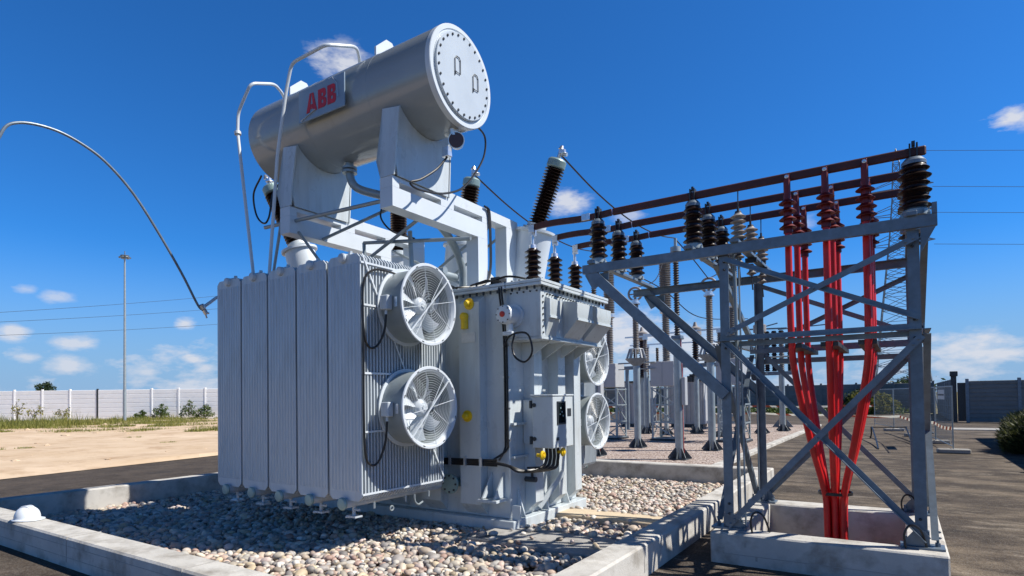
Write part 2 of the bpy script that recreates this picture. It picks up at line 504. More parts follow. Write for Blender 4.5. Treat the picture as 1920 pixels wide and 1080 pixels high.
def part(name, mb, m, parent=None, loc=None, label=None, ang=34):
    """one mesh object; its vertices are in the parent's frame (or local to loc)"""
    o = bpy.data.objects.new(name, mb.mesh(name, ang))
    o.data.materials.append(M[m] if isinstance(m, str) else m)
    COL.objects.link(o)
    if parent is not None: o.parent = parent
    if loc is not None: o.location = loc
    if label: o['label'] = label
    return o

def parts(name, mb, m, parent=None):
    """every separate piece of the builder becomes an object of its own"""
    n = len(mb.v); root = list(range(n))
    def find(i):
        while root[i] != i: root[i] = root[root[i]]; i = root[i]
        return i
    for f in mb.f:
        a = find(f[0])
        for i in f[1:]: root[find(i)] = a
    groups = {}
    for f in mb.f: groups.setdefault(find(f[0]), []).append(f)
    out = []
    for fs in groups.values():
        ids = sorted({i for f in fs for i in f}); ix = {j: k for k, j in enumerate(ids)}
        q = MB(); q.v = [mb.v[i] for i in ids]; q.f = [tuple(ix[i] for i in f) for f in fs]
        out.append(part(name, q, m, parent))
    return out

def tag(o, label, cat, group=None, kind=None):
    o['label'] = label; o['category'] = cat
    if group: o['group'] = group
    if kind: o['kind'] = kind
    return o

def thing(name, label, cat, loc=(0, 0, 0), group=None, rz=0):
    o = bpy.data.objects.new(name, None)
    o.empty_display_size = .2
    COL.objects.link(o); o.location = loc; o.rotation_euler = (0, 0, rz)
    return tag(o, label, cat, group)

def struct(name, mb, m):
    o = part(name, mb, m); o['kind'] = 'structure'; return o

def copy_tree(o, parent=None):
    c = o.copy(); COL.objects.link(c)
    if parent is not None: c.parent = parent
    for ch in list(o.children): copy_tree(ch, c)
    return c

def curve_pts(ctrl, n=10, closed=False):
    """Catmull-Rom through control points"""
    P = [vec(p) for p in ctrl]; out = []
    for i in range(len(P)-1):
        p0 = P[i-1] if i > 0 else 2*P[0]-P[1]; p1, p2 = P[i], P[i+1]; p3 = P[i+2] if i+2 < len(P) else 2*P[-1]-P[-2]
        for t in np.linspace(0, 1, n, endpoint=False):
            out.append(.5*((2*p1)+(-p0+p2)*t+(2*p0-5*p1+4*p2-p3)*t*t+(-p0+3*p1-3*p2+p3)*t**3))
    out.append(P[-1])
    return out

def offset(parent):
    """builder whose coordinates are world, shifted into a root's frame"""
    L = vec(parent.location)
    class W(MB):
        def add(s, vs, fs): return MB.add(s, [vec(x)-L for x in vs], fs)
    return W

# ------------------------------------------------------------------ ground
PIT = (-10.85, -2.1, 2.7, 11.5)          # x0 x1 y0 y1 (under the kerb's middle)
PLI = (-1.45, .15, 6.15, 7.95)
def cells(xs, ys, skip, z):
    mb = MB()
    for i in range(len(xs)-1):
        for j in range(len(ys)-1):
            cx, cy = (xs[i]+xs[i+1])/2, (ys[j]+ys[j+1])/2
            if any(a < cx < b and c < cy < d for a, b, c, d in skip): continue
            mb.add([(xs[i], ys[j], z), (xs[i+1], ys[j], z), (xs[i+1], ys[j+1], z), (xs[i], ys[j+1], z)], [(0, 1, 2, 3)])
    return mb
xs = [-27, -10.85, -2.1, -1.45, .15, 16]; ys = [-12, 2.7, 6.15, 7.95, 11.5, 54]
struct('road', cells(xs, ys, [PIT, PLI], 0), 'asphalt')
struct('pit_floor', MB().box(PIT[0], PIT[1], PIT[2], PIT[3], -.30, -.10), 'pitdirt')
struct('cable_pit_floor', MB().box(PLI[0], PLI[1], PLI[2], PLI[3], -1.0, -.85), 'pitdirt')
# field all the way to the horizon, with the hole for the pits left open
G = 1800
struct('field', cells([-G, -10.85, -2.1, -1.45, .15, G], [-G, 2.7, 6.15, 7.95, 11.5, G], [PIT, PLI], -.02), 'field')
# sandy ground left of the road, gently uneven
mb = MB(); nx, ny = 46, 60
gx = np.linspace(-78, -16.2, nx); gy = np.linspace(-30, 60, ny)
vs = []
for j, y in enumerate(gy):
    for i, x in enumerate(gx):
        e = -16.65 - .17*(y-4.7)
        xx = x if i < nx-1 else e
        edge = (i >= nx-1)
        z = .012 if edge else .075+.045*math.sin(x*.7+y*.3)*math.sin(y*.55)+.04*random.random()
        vs.append((min(xx, e-.02*(nx-1-i)), y, z))
mb.add(vs, [(j*nx+i, j*nx+i+1, (j+1)*nx+i+1, (j+1)*nx+i) for j in range(ny-1) for i in range(nx-1)])
struct('sand', mb, 'sand')
# gravel of the switchyard behind, with pale kerb strip
struct('gravel_yard', MB().box(-34, -3.62, 11.75, 33.5, .0, .05), 'yardg')
mb = MB()
y = 11.76
while y < 33.4:
    mb.box(-3.62, -3.40, y, min(33.5, y+1.0)-.012, -.05, .085, .012); y += 1.0
tag(part('kerb_strip', mb, 'concrete'), 'long pale kerb strip between yard gravel and stained asphalt', 'kerb')
struct('pavement', MB().box(1.6, 12, 31.4, 32.9, .0, .03), 'concd')

# ------------------------------------------------------------------ low concrete kerb wall round the pebble pit
K = thing('kerb_wall', 'low pale concrete kerb wall enclosing the pebble pit of the transformer', 'kerb wall', (-6.5, 7, 0))
W = offset(K)
part('kerb_segment', W().box(-11.02, -1.98, 2.55, 2.86, -.35, .30, .018), 'concrete', K)
part('kerb_segment', W().box(-2.26, -1.981, 2.862, 11.40, -.35, .299, .018), 'concrete', K)
part('kerb_segment', W().box(-11.02, -10.75, 2.862, 11.40, -.35, .299, .018), 'concrete', K)
part('kerb_segment', W().box(-11.02, -1.98, 11.402, 11.70, -.35, .30, .018), 'concrete', K)

mb = W()
for y in (5.15, 7.6, 9.8): mb.box(-2.262, -1.978, y, y+.008, .05, .3015)
for x in (-9.4, -7.1, -4.9): mb.box(x, x+.008, 2.547, 2.862, .05, .3025)
for z in (.10, .215): mb.box(-11.0, -2.0, 2.5475, 2.5505, z, z+.004)
parts('joint', mb, 'concd', K)
# slabs running from the tank to the right-hand kerb
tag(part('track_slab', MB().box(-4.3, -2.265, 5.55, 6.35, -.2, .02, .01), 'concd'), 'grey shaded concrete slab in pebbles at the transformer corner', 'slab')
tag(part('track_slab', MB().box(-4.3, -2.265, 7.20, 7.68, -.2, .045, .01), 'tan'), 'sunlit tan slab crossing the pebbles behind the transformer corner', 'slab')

# ------------------------------------------------------------------ pebbles (one uncountable mass)
def ico(sub):
    import bmesh
    bm = bmesh.new(); bmesh.ops.create_icosphere(bm, subdivisions=sub, radius=1)
    v = np.array([x.co[:] for x in bm.verts]); f = np.array([[x.index for x in t.verts] for t in bm.faces]); bm.free()
    return v, f
def pebbles():
    V, Fc, C = [], [], []; off = 0
    pal = np.array([(.58, .51, .41), (.66, .61, .53), (.50, .41, .32), (.56, .42, .33), (.42, .385, .35), (.70, .66, .59), (.58, .47, .32), (.34, .31, .29), (.60, .46, .38), (.46, .31, .25), (.64, .55, .43), (.62, .50, .44), (.66, .58, .50), (.48, .45, .42)])
    for sub, zone in ((2, 'near'), (1, 'far')):
        tv, tf = ico(sub)
        pts = []
        sp = .060
        for y in np.arange(2.88, 11.36, sp):
            for x in np.arange(-10.72, -2.28, sp):
                near = y < 5.0 or (x > -4.6 and y < 8)
                if (zone == 'near') != near: continue
                if -8.3 < x < -4.25 and 6.35 < y < 7.95: continue
                if -4.3 < x < -2.27 and (5.55 < y < 6.35 or 7.22 < y < 7.68):
                    if random.random() > .03: continue
                if x < -5.2 and y > 8.3 and random.random() < .6: continue
                pts.append((x, y))
        P = np.array(pts); n = len(P)
        P = np.c_[P+rng.normal(0, .020, (n, 2)), rng.uniform(-.055, -.005, n)]
        onslab = (P[:, 0] > -4.3) & (((P[:, 1] > 5.55) & (P[:, 1] < 6.35)) | ((P[:, 1] > 7.22) & (P[:, 1] < 7.68)))
        P[onslab, 2] = .04
        P[:, 0] = np.clip(P[:, 0], -10.70, -2.30); P[:, 1] = np.clip(P[:, 1], 2.90, 11.35)
        s = rng.lognormal(math.log(.034), .27, (n, 1))*np.c_[rng.uniform(.95, 1.5, n), rng.uniform(.8, 1.05, n), rng.uniform(.55, .85, n)]
        ph = rng.uniform(0, 6.28, (n, 3))
        a = rng.uniform(0, math.pi*2, n); t = rng.normal(0, .28, n); u = rng.normal(0, .28, n)
        lump = 1+.10*np.sin(tv[None]*2.3+ph[:, None]).sum(2)/1.5
        q = tv[None]*lump[..., None]*s[:, None]
        ct, st = np.cos(t)[:, None], np.sin(t)[:, None]
        q = np.stack([q[..., 0], q[..., 1]*ct-q[..., 2]*st, q[..., 1]*st+q[..., 2]*ct], -1)
        cu, su = np.cos(u)[:, None], np.sin(u)[:, None]
        q = np.stack([q[..., 0]*cu+q[..., 2]*su, q[..., 1], -q[..., 0]*su+q[..., 2]*cu], -1)
        ca, sa = np.cos(a)[:, None], np.sin(a)[:, None]
        q = np.stack([q[..., 0]*ca-q[..., 1]*sa, q[..., 0]*sa+q[..., 1]*ca, q[..., 2]], -1)
        q += P[:, None]
        c = np.minimum(pal[rng.integers(0, len(pal), n)]*rng.uniform(.62, 1.28, (n, 1)), .82)
        V.append(q.reshape(-1, 3)); C.append(np.repeat(c, len(tv), 0))
        Fc.append((tf[None]+np.arange(n)[:, None, None]*len(tv)).reshape(-1, 3)+off); off += n*len(tv)
    V, Fc, C = np.concatenate(V), np.concatenate(Fc), np.concatenate(C)
    me = bpy.data.meshes.new('pebbles')
    me.vertices.add(len(V)); me.vertices.foreach_set('co', V.ravel())
    me.loops.add(Fc.size); me.loops.foreach_set('vertex_index', Fc.ravel().astype(np.int32))
    me.polygons.add(len(Fc)); me.polygons.foreach_set('loop_start', (np.arange(len(Fc))*3).astype(np.int32))
    me.polygons.foreach_set('use_smooth', np.ones(len(Fc), bool))
    me.update(calc_edges=True)
    at = me.attributes.new('col', 'FLOAT_COLOR', 'POINT')
    at.data.foreach_set('color', np.c_[C, np.ones(len(C))].ravel())
    o = bpy.data.objects.new('pebbles', me); me.materials.append(M['pebble']); COL.objects.link(o)
    tag(o, 'rounded river pebbles filling the kerbed pit under the transformer', 'pebbles', None, 'stuff')
pebbles()

# ------------------------------------------------------------------ hard hat on the kerb corner
H = thing('hard_hat', 'white hard hat lying on the kerb corner', 'helmet', (-8.60, 2.70, .302), None, R_(20))
pr = [(.128*math.cos(t)**.75 if t < 1.5 else .004, .02+.135*math.sin(t)) for t in np.linspace(0, 1.55, 12)]
mb = MB().lathe((0, 0, 0), (0, 0, 1), [(.125, .008), (.131, .016)]+pr, 32)
for a in (-.03, 0, .03): mb.tube(curve_pts([(-.10, a, .105), (-.05, a, .148), (0, a, .160), (.05, a, .148), (.10, a, .105)], 4), .009, 6)
part('shell', mb, 'helmet', H)
mb = MB(); k = 28; vs = []
for i in range(k):
    t = 2*math.pi*i/k
    ext = .022+.05*max(0, math.cos(t))**2
    vs += [(.122*math.cos(t), .122*math.sin(t), .012), ((.128+ext)*math.cos(t), (.128+ext*.8)*math.sin(t), .004)]
vs2 = [(x, y, z+.008) for x, y, z in vs]
mb.add(vs+vs2, [f for i in range(k) for j in [(i+1) % k] for f in ((2*i, 2*j, 2*j+1, 2*i+1), (2*k+2*i, 2*k+2*i+1, 2*k+2*j+1, 2*k+2*j), (2*i+1, 2*j+1, 2*k+2*j+1, 2*k+2*i+1))])
part('brim', mb, 'helmet', H)
part('headband', MB().ring((0, 0, .010), (0, 0, 1), .112, .105, .035, 28), 'dark', H)

# ================================================================== POWER TRANSFORMER
TX0, TX1, TY0, TY1, TZ = -8.45, -4.15, 6.25, 8.05, 3.02
T = thing('power_transformer', 'huge light grey oil power transformer with ribbed radiators and drum conservator on pebbles', 'transformer', (-6.2, 7.1, 0))
W = offset(T)
TL = vec(T.location)

mb = W().box(TX0, TX1, TY0, TY1, .12, TZ, .01)
part('tank', mb, 'paint', T)
part('base_plate', W().box(TX0-.12, TX1+.12, TY0-.12, TY1+.10, -.02, .118, .008).bar((TX1+.1, TY0-.02, .3), (TX1+.1, TY0-.02, .121), .02, .12), 'paint', T)
# lid with bolted rim
mb = W().box(TX0-.09, TX1+.01, TY0-.09, TY1+.09, 3.062, 3.10, .005)
mb.box(TX1+.012, -3.61, 6.17, 8.14, 3.062, 3.10, .005)
part('lid', mb, 'paint', T)
mb = W().box(TX0-.088, TX1+.01, TY0-.088, TY1+.088, 3.021, 3.058, .005)
mb.box(TX1+.012, -3.613, 6.173, 8.137, 3.021, 3.058, .005)
part('tank_flange', mb, 'paint', T)
mb = W()
for x in np.arange(TX0, -3.65, .11): mb.lathe((x, TY0-.055, 3.00), (0, 0, 1), [(.014, -.02), (.014, .02)], 6).lathe((x, TY0-.055, 3.10), (0, 0, 1), [(.014, 0), (.014, .016)], 6)
for y in np.arange(6.26, 8.12, .11): mb.lathe((-3.65, y, 2.998), (0, 0, 1), [(.014, -.02), (.014, .022)], 6).lathe((-3.65, y, 3.10), (0, 0, 1), [(.014, 0), (.014, .016)], 6)
for y in np.arange(6.4, 8.1, .07): mb.lathe((-3.665, y, 2.935), (1, 0, 0), [(.011, -.012), (.011, .018)], 6)
for z in np.arange(2.45, 2.98, .075): mb.lathe((-3.672, 6.30, z), (1, 0, 0), [(.012, -.01), (.012, .016)], 6)
for x in np.arange(-4.1, -3.7, .095): mb.lathe((x, 6.248, 2.965), (0, -1, 0), [(.010, -.01), (.010, .014)], 6)
part('rim_bolt', mb, 'dark', T)['kind'] = 'stuff'
# bushing box that overhangs the right-hand end
bx0, bx1 = TX1-.01, -3.67
mb = W().box(bx0, bx1, 6.252, 7.98, 2.40, 3.02, .006)
mb.box(bx0, bx1+.012, 6.245, 7.99, 2.365, 2.398, .004)
part('bushing_box', mb, 'paint', T)
mb = W()
for y0, y1 in ((6.36, 6.62), (6.82, 7.28), (7.40, 7.88)):
    xo = -3.46 if y0 > 6.6 else -3.60
    zt = 2.90
    mb.prism([(bx1+.002, y0, 2.42), (bx1+.002, y0, zt), (xo, y0, zt-.03), (xo, y0, 2.66), (xo-.02, y0, 2.62)], (0, y1-y0, 0))
    mb.box(xo-.008, xo+.012, y0-.01, y1+.01, 2.635, 2.665)
parts('pocket_hood', mb, 'paint', T)
mb = W()
for y in (6.55, 6.95, 7.35, 7.75): mb.prism([(TX1-.002, y, 2.362), (bx1-.03, y, 2.362), (TX1-.002, y, 2.10)], (0, .018, 0))
parts('gusset', mb, 'paint', T)
# stiffener channels
def stiff(name, x0, x1, y0, y1, z0, z1, face):
    d = .05
    if face == 'y': poly = [(0, y1, z0), (0, y0, z0+.14), (0, y0, z1-.1), (0, y1, z1)]; return part(name, W().prism([(x0, b, c) for _, b, c in poly], (x1-x0, 0, 0)), 'paint', T)
    poly = [(x0, z0), (x1, z0+.14), (x1, z1-.02), (x0, z1)]
    return part(name, W().prism([(a, y0, b) for a, b in poly], (0, y1-y0, 0)), 'paint', T)
for x in (-8.3, -7.6, -6.9, -6.2, -5.5, -4.83): stiff('stiffener', x, x+.33, 6.10, 6.249, .15, 2.99, 'y')
for y0, y1 in ((6.60, 6.80), (7.24, 7.45), (7.72, 7.92)): stiff('stiffener', TX1+.001, TX1+.16, y0, y1, .15, 2.36, 'x')
mb = W()
for z in (1.30, .88): mb.box(TX1+.001, TX1+.055, 6.27, 6.599, z, z+.03)
parts('cable_bracket', mb, 'paint', T)
# jacking pads
for x in (-4.46, -8.2):
    mb = W().box(x-.03, x+.27, 5.99, 6.248, .345, .38, .004).prism([(x+.02, 6.248, .39), (x+.02, 6.02, .39), (x+.02, 6.248, .70)], (.02, 0, 0)).prism([(x+.2, 6.248, .39), (x+.2, 6.02, .39), (x+.2, 6.248, .70)], (.02, 0, 0))
    part('jacking_pad', mb, 'paint', T)
mb = W()
for y in (6.40, 7.0, 7.6): mb.prism([(TX1+.002, y, .125), (TX1+.12, y, .125), (TX1+.002, y, .50)], (0, .02, 0))
mb.bar((TX1+.06, 6.85, .18), (TX1+.24, 7.2, .62), .03, .07)
parts('foot_gusset', mb, 'paint', T)
# drain valve with pale flange on the near side
mb = W().lathe((-4.95, 6.25, .54), (0, -1, 0), [(.06, 0), (.06, .20), (.13, .205), (.13, .235)], 24)
part('drain_valve', mb, 'greencap', T)
mb = W()
for i in range(8): mb.bolt((-4.95+.105*math.cos(i*.785), 6.015, .54+.105*math.sin(i*.785)), (0, -1, 0), .014)
parts('flange_bolt', mb, 'dark', T)
mb = W().tube([(-4.08, 6.50, .60), (-3.92, 6.50, .60)], .035, 10).tube([(-3.98, 6.50, .60), (-3.98, 6.50, .74)], .018, 8).bar((-4.05, 6.5, .745), (-3.88, 6.5, .76), .025, .02)
part('sampling_valve', mb, 'dark', T)
# yellow fittings
for x, z, w, h in ((-4.65, 2.87, .065, .065), (-4.70, 1.42, .06, .08)):
    mb = W().lathe((x, 6.10, z), (0, -1, 0), [(.075, 0), (.075, .015), (.035, .02), (.035, .055), (.045, .06), (.03, .085)], 20)
    part('yellow_cap', mb, 'yellow', T)
mb = W().tube([(-4.72, 6.085, 2.55), (-4.72, 6.085, 2.71)], .05, 14).lathe((-4.72, 6.10, 2.71), (0, -1, 0), [(.055, 0), (.055, .05), (.03, .07)], 16)
part('lifting_bollard', mb, 'yellow', T)
part('rating_plate', W().box(-4.78, -4.56, 6.092, 6.098, 2.37, 2.50), 'label', T)
for y, z in ((6.33, .93), (6.86, .93)):
    part('yellow_ring', W().torus((-3.72, y, z), (1, 0, 0), .042, .018, 20, 8).tube([(-3.80, y, z), (-3.70, y, z)], .022, 8), 'yellow', T)
# pressure relief drum
RV = vec((-4.06, 6.25, 2.675))
RD = part('relief_valve', W().lathe(RV, (0, -1, 0), [(.15, -.002), (.15, .03), (.105, .035), (.105, .06), (.118, .065), (.118, .23), (.105, .25), (.06, .262)], 30).tube([RV+vec((.01, -.12, -.11)), RV+vec((.01, -.12, -.21))], .045, 12).box(RV[0]-.06, RV[0]+.08, 6.07, 6.19, 2.42, 2.47, .005), 'white', T)
part('red_button', W().lathe(RV+vec((0, -.262, 0)), (0, -1, 0), [(.036, -.003), (.036, .012), (.02, .02)], 16), 'redpl', RD)
parts('cover_bolt', [m for m in [W()] for k in range(8) if m.lathe(RV+vec((.098*math.cos(k*.785), -.245, .098*math.sin(k*.785))), (0, -1, 0), [(.009, 0), (.009, .012)], 6)][0], 'dark', RD)
# control box on the right-hand end
cb = part('control_box', W().box(-3.955, -3.65, 6.48, 7.02, 1.005, 1.66, .008).box(-3.975, -3.64, 6.46, 7.035, 1.662, 1.685, .006).box(-4.14, -3.96, 6.56, 6.64, 1.05, 1.62).box(-4.14, -3.96, 6.86, 6.94, 1.05, 1.62), 'paint', T)
part('window', W().box(-3.649, -3.643, 6.60, 6.78, 1.32, 1.575, .002), 'glass', cb)
mb = W().box(-3.649, -3.638, 6.58, 6.60, 1.30, 1.595).box(-3.649, -3.638, 6.78, 6.80, 1.30, 1.595).box(-3.649, -3.638, 6.601, 6.779, 1.575, 1.595).box(-3.649, -3.638, 6.601, 6.779, 1.30, 1.32)
part('window_frame', mb, 'dark', cb)
mb = W()
for y, z in ((6.64, 1.42), (6.69, 1.45), (6.72, 1.40), (6.66, 1.50)): mb.box(-3.642, -3.6405, y, y+.025, z, z+.02)
parts('indicator', mb, 'greencap', cb)
mb = W()
for z in (1.12, 1.55): mb.lathe((-3.92, 6.478, z), (0, -1, 0), [(.026, 0), (.026, .014)], 14)
for z in (1.10, 1.56): mb.tube([(-3.98, 6.49, z-.05), (-3.98, 6.49, z+.05)], .022, 10)
parts('hinge', mb, 'dark', cb)
mb = W().box(-3.648, -3.642, 6.56, 6.62, 1.10, 1.14).box(-3.648, -3.645, 6.86, 6.96, 1.40, 1.50)
parts('latch', mb, 'dark', cb)
# black control cables
mb = W()
for i in range(4):
    y = 6.56+.10*i
    mb.tube(curve_pts([(-3.80, y, 1.0), (-3.80, y, .86-.01*i), (-3.84, y-.06, .76-.015*i), (-3.95, 6.25-.02*i, .735), (-4.1, 6.14, .80), (-4.28, 6.12, .83)], 8), .020, 8)
for i in range(4): mb.tube([(-4.26, 6.115, .80+.022*i), (-5.2, 6.085, .79+.022*i), (-7.8, 6.085, .77+.022*i)], .013, 6)
for i in range(2): mb.tube(curve_pts([(-4.23+.035*i, 6.20, 3.05), (-4.22+.035*i, 6.16, 2.98), (-4.20+.035*i, 6.22, 2.4), (-4.20+.035*i, 6.225, 1.2), (-4.21+.035*i, 6.22, 1.0), (-4.30-.1*i+.05, 6.15, .86)], 8), .014, 6)
mb.tube(curve_pts([(-3.93, 6.05, 2.42), (-3.95, 6.03, 2.28), (-3.90, 6.02, 2.14), (-3.76, 6.02, 2.08), (-3.66, 6.02, 2.2), (-3.72, 6.03, 2.40), (-3.88, 6.06, 2.44), (-4.05, 6.10, 2.40), (-4.18, 6.20, 2.30)], 8), .013, 6)
parts('control_cable', mb, 'rubber', T)
mb = W()
for z in (2.7, 2.3, 1.9, 1.5, 1.1): mb.box(-4.235, -4.13, 6.236, 6.246, z, z+.025)
for x in (-4.5, -4.75, -5.0): mb.box(x, x+.03, 6.06, 6.098, .775, .895)
parts('cable_clip', mb, 'alu', T)

# ---------------------------------------------------------------- radiators
RZ0, RZ1 = .55, 3.25
def radiator_mesh(w=.522, nf=30, sp=.0465, flute=True):
    mb = MB()
    for i in range(nf):
        y = i*sp
        t = .016
        # fin: flat plate with rounded ends and a slightly bulged edge bead
        mb.add([(-w/2, y, RZ0+.05), (-w/2+.05, y, RZ0), (w/2-.05, y, RZ0), (w/2, y, RZ0+.05), (w/2, y, RZ1-.05), (w/2-.05, y, RZ1), (-w/2+.05, y, RZ1), (-w/2, y, RZ1-.05),
                (-w/2, y+t, RZ0+.05), (-w/2+.05, y+t, RZ0), (w/2-.05, y+t, RZ0), (w/2, y+t, RZ0+.05), (w/2, y+t, RZ1-.05), (w/2-.05, y+t, RZ1), (-w/2+.05, y+t, RZ1), (-w/2, y+t, RZ1-.05)],
               [tuple(range(8)), tuple(range(15, 7, -1))]+[((j+1) % 8, j, j+8, (j+1) % 8+8) for j in range(8)])
    if flute:
        for k in range(9):
            x = -w/2+.045+k*(w-.09)/8
            mb.add([(x-.020, -.0005, RZ0+.10), (x-.010, -.009, RZ0+.125), (x+.010, -.009, RZ0+.125), (x+.020, -.0005, RZ0+.10),
                    (x-.020, -.0005, RZ1-.10), (x-.010, -.009, RZ1-.125), (x+.010, -.009, RZ1-.125), (x+.020, -.0005, RZ1-.10)],
                   [(0, 1, 5, 4), (1, 2, 6, 5), (2, 3, 7, 6), (0, 3, 2, 1), (4, 5, 6, 7)])
    return mb
rmesh = radiator_mesh().mesh('radiator')
rmesh.materials.append(M['paint2'])
header = MB(); cap = MB()
top = MB().tube([(0, -.03, RZ1-.03), (0, 1.62, RZ1-.03)], .055, 16)
header.tube([(0, -.03, RZ0-.035), (0, 1.62, RZ0-.035)], .055, 16)
header.tube([(.0, .12, RZ0-.06), (.0, .12, RZ0-.19)], .020, 8).tube([(.02, .12, RZ0-.12), (.09, .12, RZ0-.12)], .014, 8).box(-.075, .075, .07, .17, RZ0-.205, RZ0-.185)
header.tube([(-.07, .06, RZ0-.20), (.07, .18, RZ0-.20)], .012, 6)
top.tube([(.0, .10, RZ1), (.0, .10, RZ1+.07)], .022, 8).box(-.05, .05, .05, .30, RZ1+.005, RZ1+.035)
cap.lathe((0, -.03, RZ0-.035), (0, -1, 0), [(.068, 0), (.072, .02), (.060, .035), (.02, .04)], 20)
top.lathe((0, -.03, RZ1-.03), (0, -1, 0), [(.05, 0), (.05, .01), (.02, .02)], 16)
hmesh, cmesh, tmesh = header.mesh('header_pipe'), cap.mesh('end_cap'), top.mesh('header_pipe')
tmesh.materials.append(M['paint2'])
hmesh.materials.append(M['paint2']); cmesh.materials.append(M['greencap'])
def bank(xs_, y, flip, zoff=0):
    out = []
    for x in xs_:
        r = bpy.data.objects.new('radiator', rmesh); COL.objects.link(r); r.parent = T
        r.location = vec((x, y, zoff))-TL
        if flip: r.rotation_euler = (0, 0, math.pi)
        for nm, me in (('header_pipe', hmesh), ('header_pipe', tmesh), ('end_cap', cmesh)):
            h = bpy.data.objects.new(nm, me); COL.objects.link(h); h.parent = r
        out.append(r)
    return out
bank([-5.135-.556*i for i in range(5)], 4.45, False)
bank([-4.90-.556*i for i in range(5)], 9.80, True, -.12)
# straps on the fan face of the near bank
mb = W()
def strap(a, b, w=.02): mb.bar(a, b, .006, w, (1, 0, 0)) if False else mb.bar(a, b, w, .006, (1, 0, 0))
X = -4.866
for z in (.625, 1.30, 1.94, 2.69, 3.15): strap((X, 4.455, z), (X, 5.80, z), .022)
strap((X+.007, 4.47, 3.24), (X+.007, 5.80, .66), .018)
parts('brace_strap', mb, 'white', T)
mb = W()
for y in (4.65, 5.15, 5.55): mb.tube([(-4.90, y, .52), (-4.90, y, .45)], .014, 6)
mb.torus((-4.93, 4.95, .40), (1, 0, 0), .026, .010, 14, 6)
mb.tube(curve_pts([(-4.95, 5.35, .50), (-4.95, 5.36, .42), (-4.95, 5.42, .37), (-4.95, 5.50, .39)], 6), .012, 6)
parts('drain_plug', mb, 'galvl', T)

# ---------------------------------------------------------------- fans (axis +X)
def make_fan():
    o = MB()
    R0 = .415
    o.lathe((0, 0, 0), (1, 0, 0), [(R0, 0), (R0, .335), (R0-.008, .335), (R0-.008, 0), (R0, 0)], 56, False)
    fan = part('fan', o, 'duct_shaded', T)
    part('rim', MB().lathe((0, 0, 0), (1, 0, 0), [(R0+.001, .325), (R0+.02, .335), (.465, .36), (.472, .372), (.466, .384), (.44, .384), (.42, .36), (R0-.009, .336), (R0-.009, .325)], 56, False), 'white', fan)
    part('mounting_ring', MB().ring((0.0, 0, 0), (1, 0, 0), .455, R0+.001, .018, 56), 'white', fan)
    g = MB()
    for r in np.linspace(.07, .445, 15): g.torus((.375, 0, 0), (1, 0, 0), r, .0022, 48, 4)
    for k in range(8):
        a = k*math.pi/4+.2
        g.tube([(.378, .05*math.cos(a), .05*math.sin(a)), (.378, .455*math.cos(a), .455*math.sin(a))], .0035, 5)
    part('guard', g, 'white', fan)
    g = MB().bar((.385, -.33, -.33), (.385, .33, .33), .008, .020, (1, 0, 0))
    part('guard_bar', g, 'white', fan)
    nb = 7
    b = MB(); vs = []
    for rr in np.linspace(.09, .385, 7):
        wd = .16+.18*(rr-.09); tw = .62-.9*(rr-.09)
        for q in np.linspace(-.5, .5, 5):
            sw = (q*wd*math.cos(tw))/max(rr, .14)*.75+.45*(rr-.09)**2*6
            vs.append((.19+q*wd*math.sin(tw)+.03*(.25-q*q), rr*math.cos(sw), rr*math.sin(sw)))
    fs = [(i*5+j, i*5+j+1, (i+1)*5+j+1, (i+1)*5+j) for i in range(6) for j in range(4)]
    n0 = len(vs); back = [(x-.006, y, z) for x, y, z in vs]
    rim = [(i, i+1) for i in range(4)]+[(i*5+4, i*5+9) for i in range(6)]+[(34-i, 33-i) for i in range(4)]+[(30-i*5, 25-i*5) for i in range(6)]
    b.add(vs+back, fs+[tuple(q+n0 for q in f[::-1]) for f in fs]+[(p+n0, q+n0, q, p) for p, q in rim])
    bl = part('blade', b, 'white', fan)
    for k in range(1, nb):
        c = bl.copy(); COL.objects.link(c); c.parent = fan; c.rotation_euler = (2*math.pi*k/nb, 0, 0)
    h = MB().lathe((.10, 0, 0), (1, 0, 0), [(.095, 0), (.10, .05), (.10, .13), (.075, .165), (.05, .175)], 24).lathe((.273, 0, 0), (1, 0, 0), [(.03, 0), (.03, .012)], 12)
    for k in range(3): h.bar((.06, .0, 0), (.06, .41*math.cos(k*2.094+.5), .41*math.sin(k*2.094+.5)), .012, .05, (1, 0, 0))
    part('motor', h, 'white', fan)
    t = MB().box(.09, .20, -.50, -.415, -.09, .07, .008).tube([(.145, -.46, -.09), (.145, -.46, -.14)], .016, 8)
    part('terminal_box', t, 'paint2', fan)
    part('nameplate', MB().box(.235, .275, -.421, -.414, -.06, .05), 'alu', fan)
    e = MB()
    for k in range(8):
        a = k*math.pi/4+.5
        e.bar((.365, .448*math.cos(a), .448*math.sin(a)), (.385, .448*math.cos(a), .448*math.sin(a)), .012, .035, (0, -math.sin(a), math.cos(a)))
    parts('guard_clip', e, 'dark', fan)
    return fan
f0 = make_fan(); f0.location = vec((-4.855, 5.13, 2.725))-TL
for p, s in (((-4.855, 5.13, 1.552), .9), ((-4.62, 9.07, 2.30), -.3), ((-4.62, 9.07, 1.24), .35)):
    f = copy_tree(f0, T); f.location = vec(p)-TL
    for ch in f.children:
        if ch.name.startswith('blade'): ch.rotation_euler = (ch.rotation_euler.x+s, 0, 0)
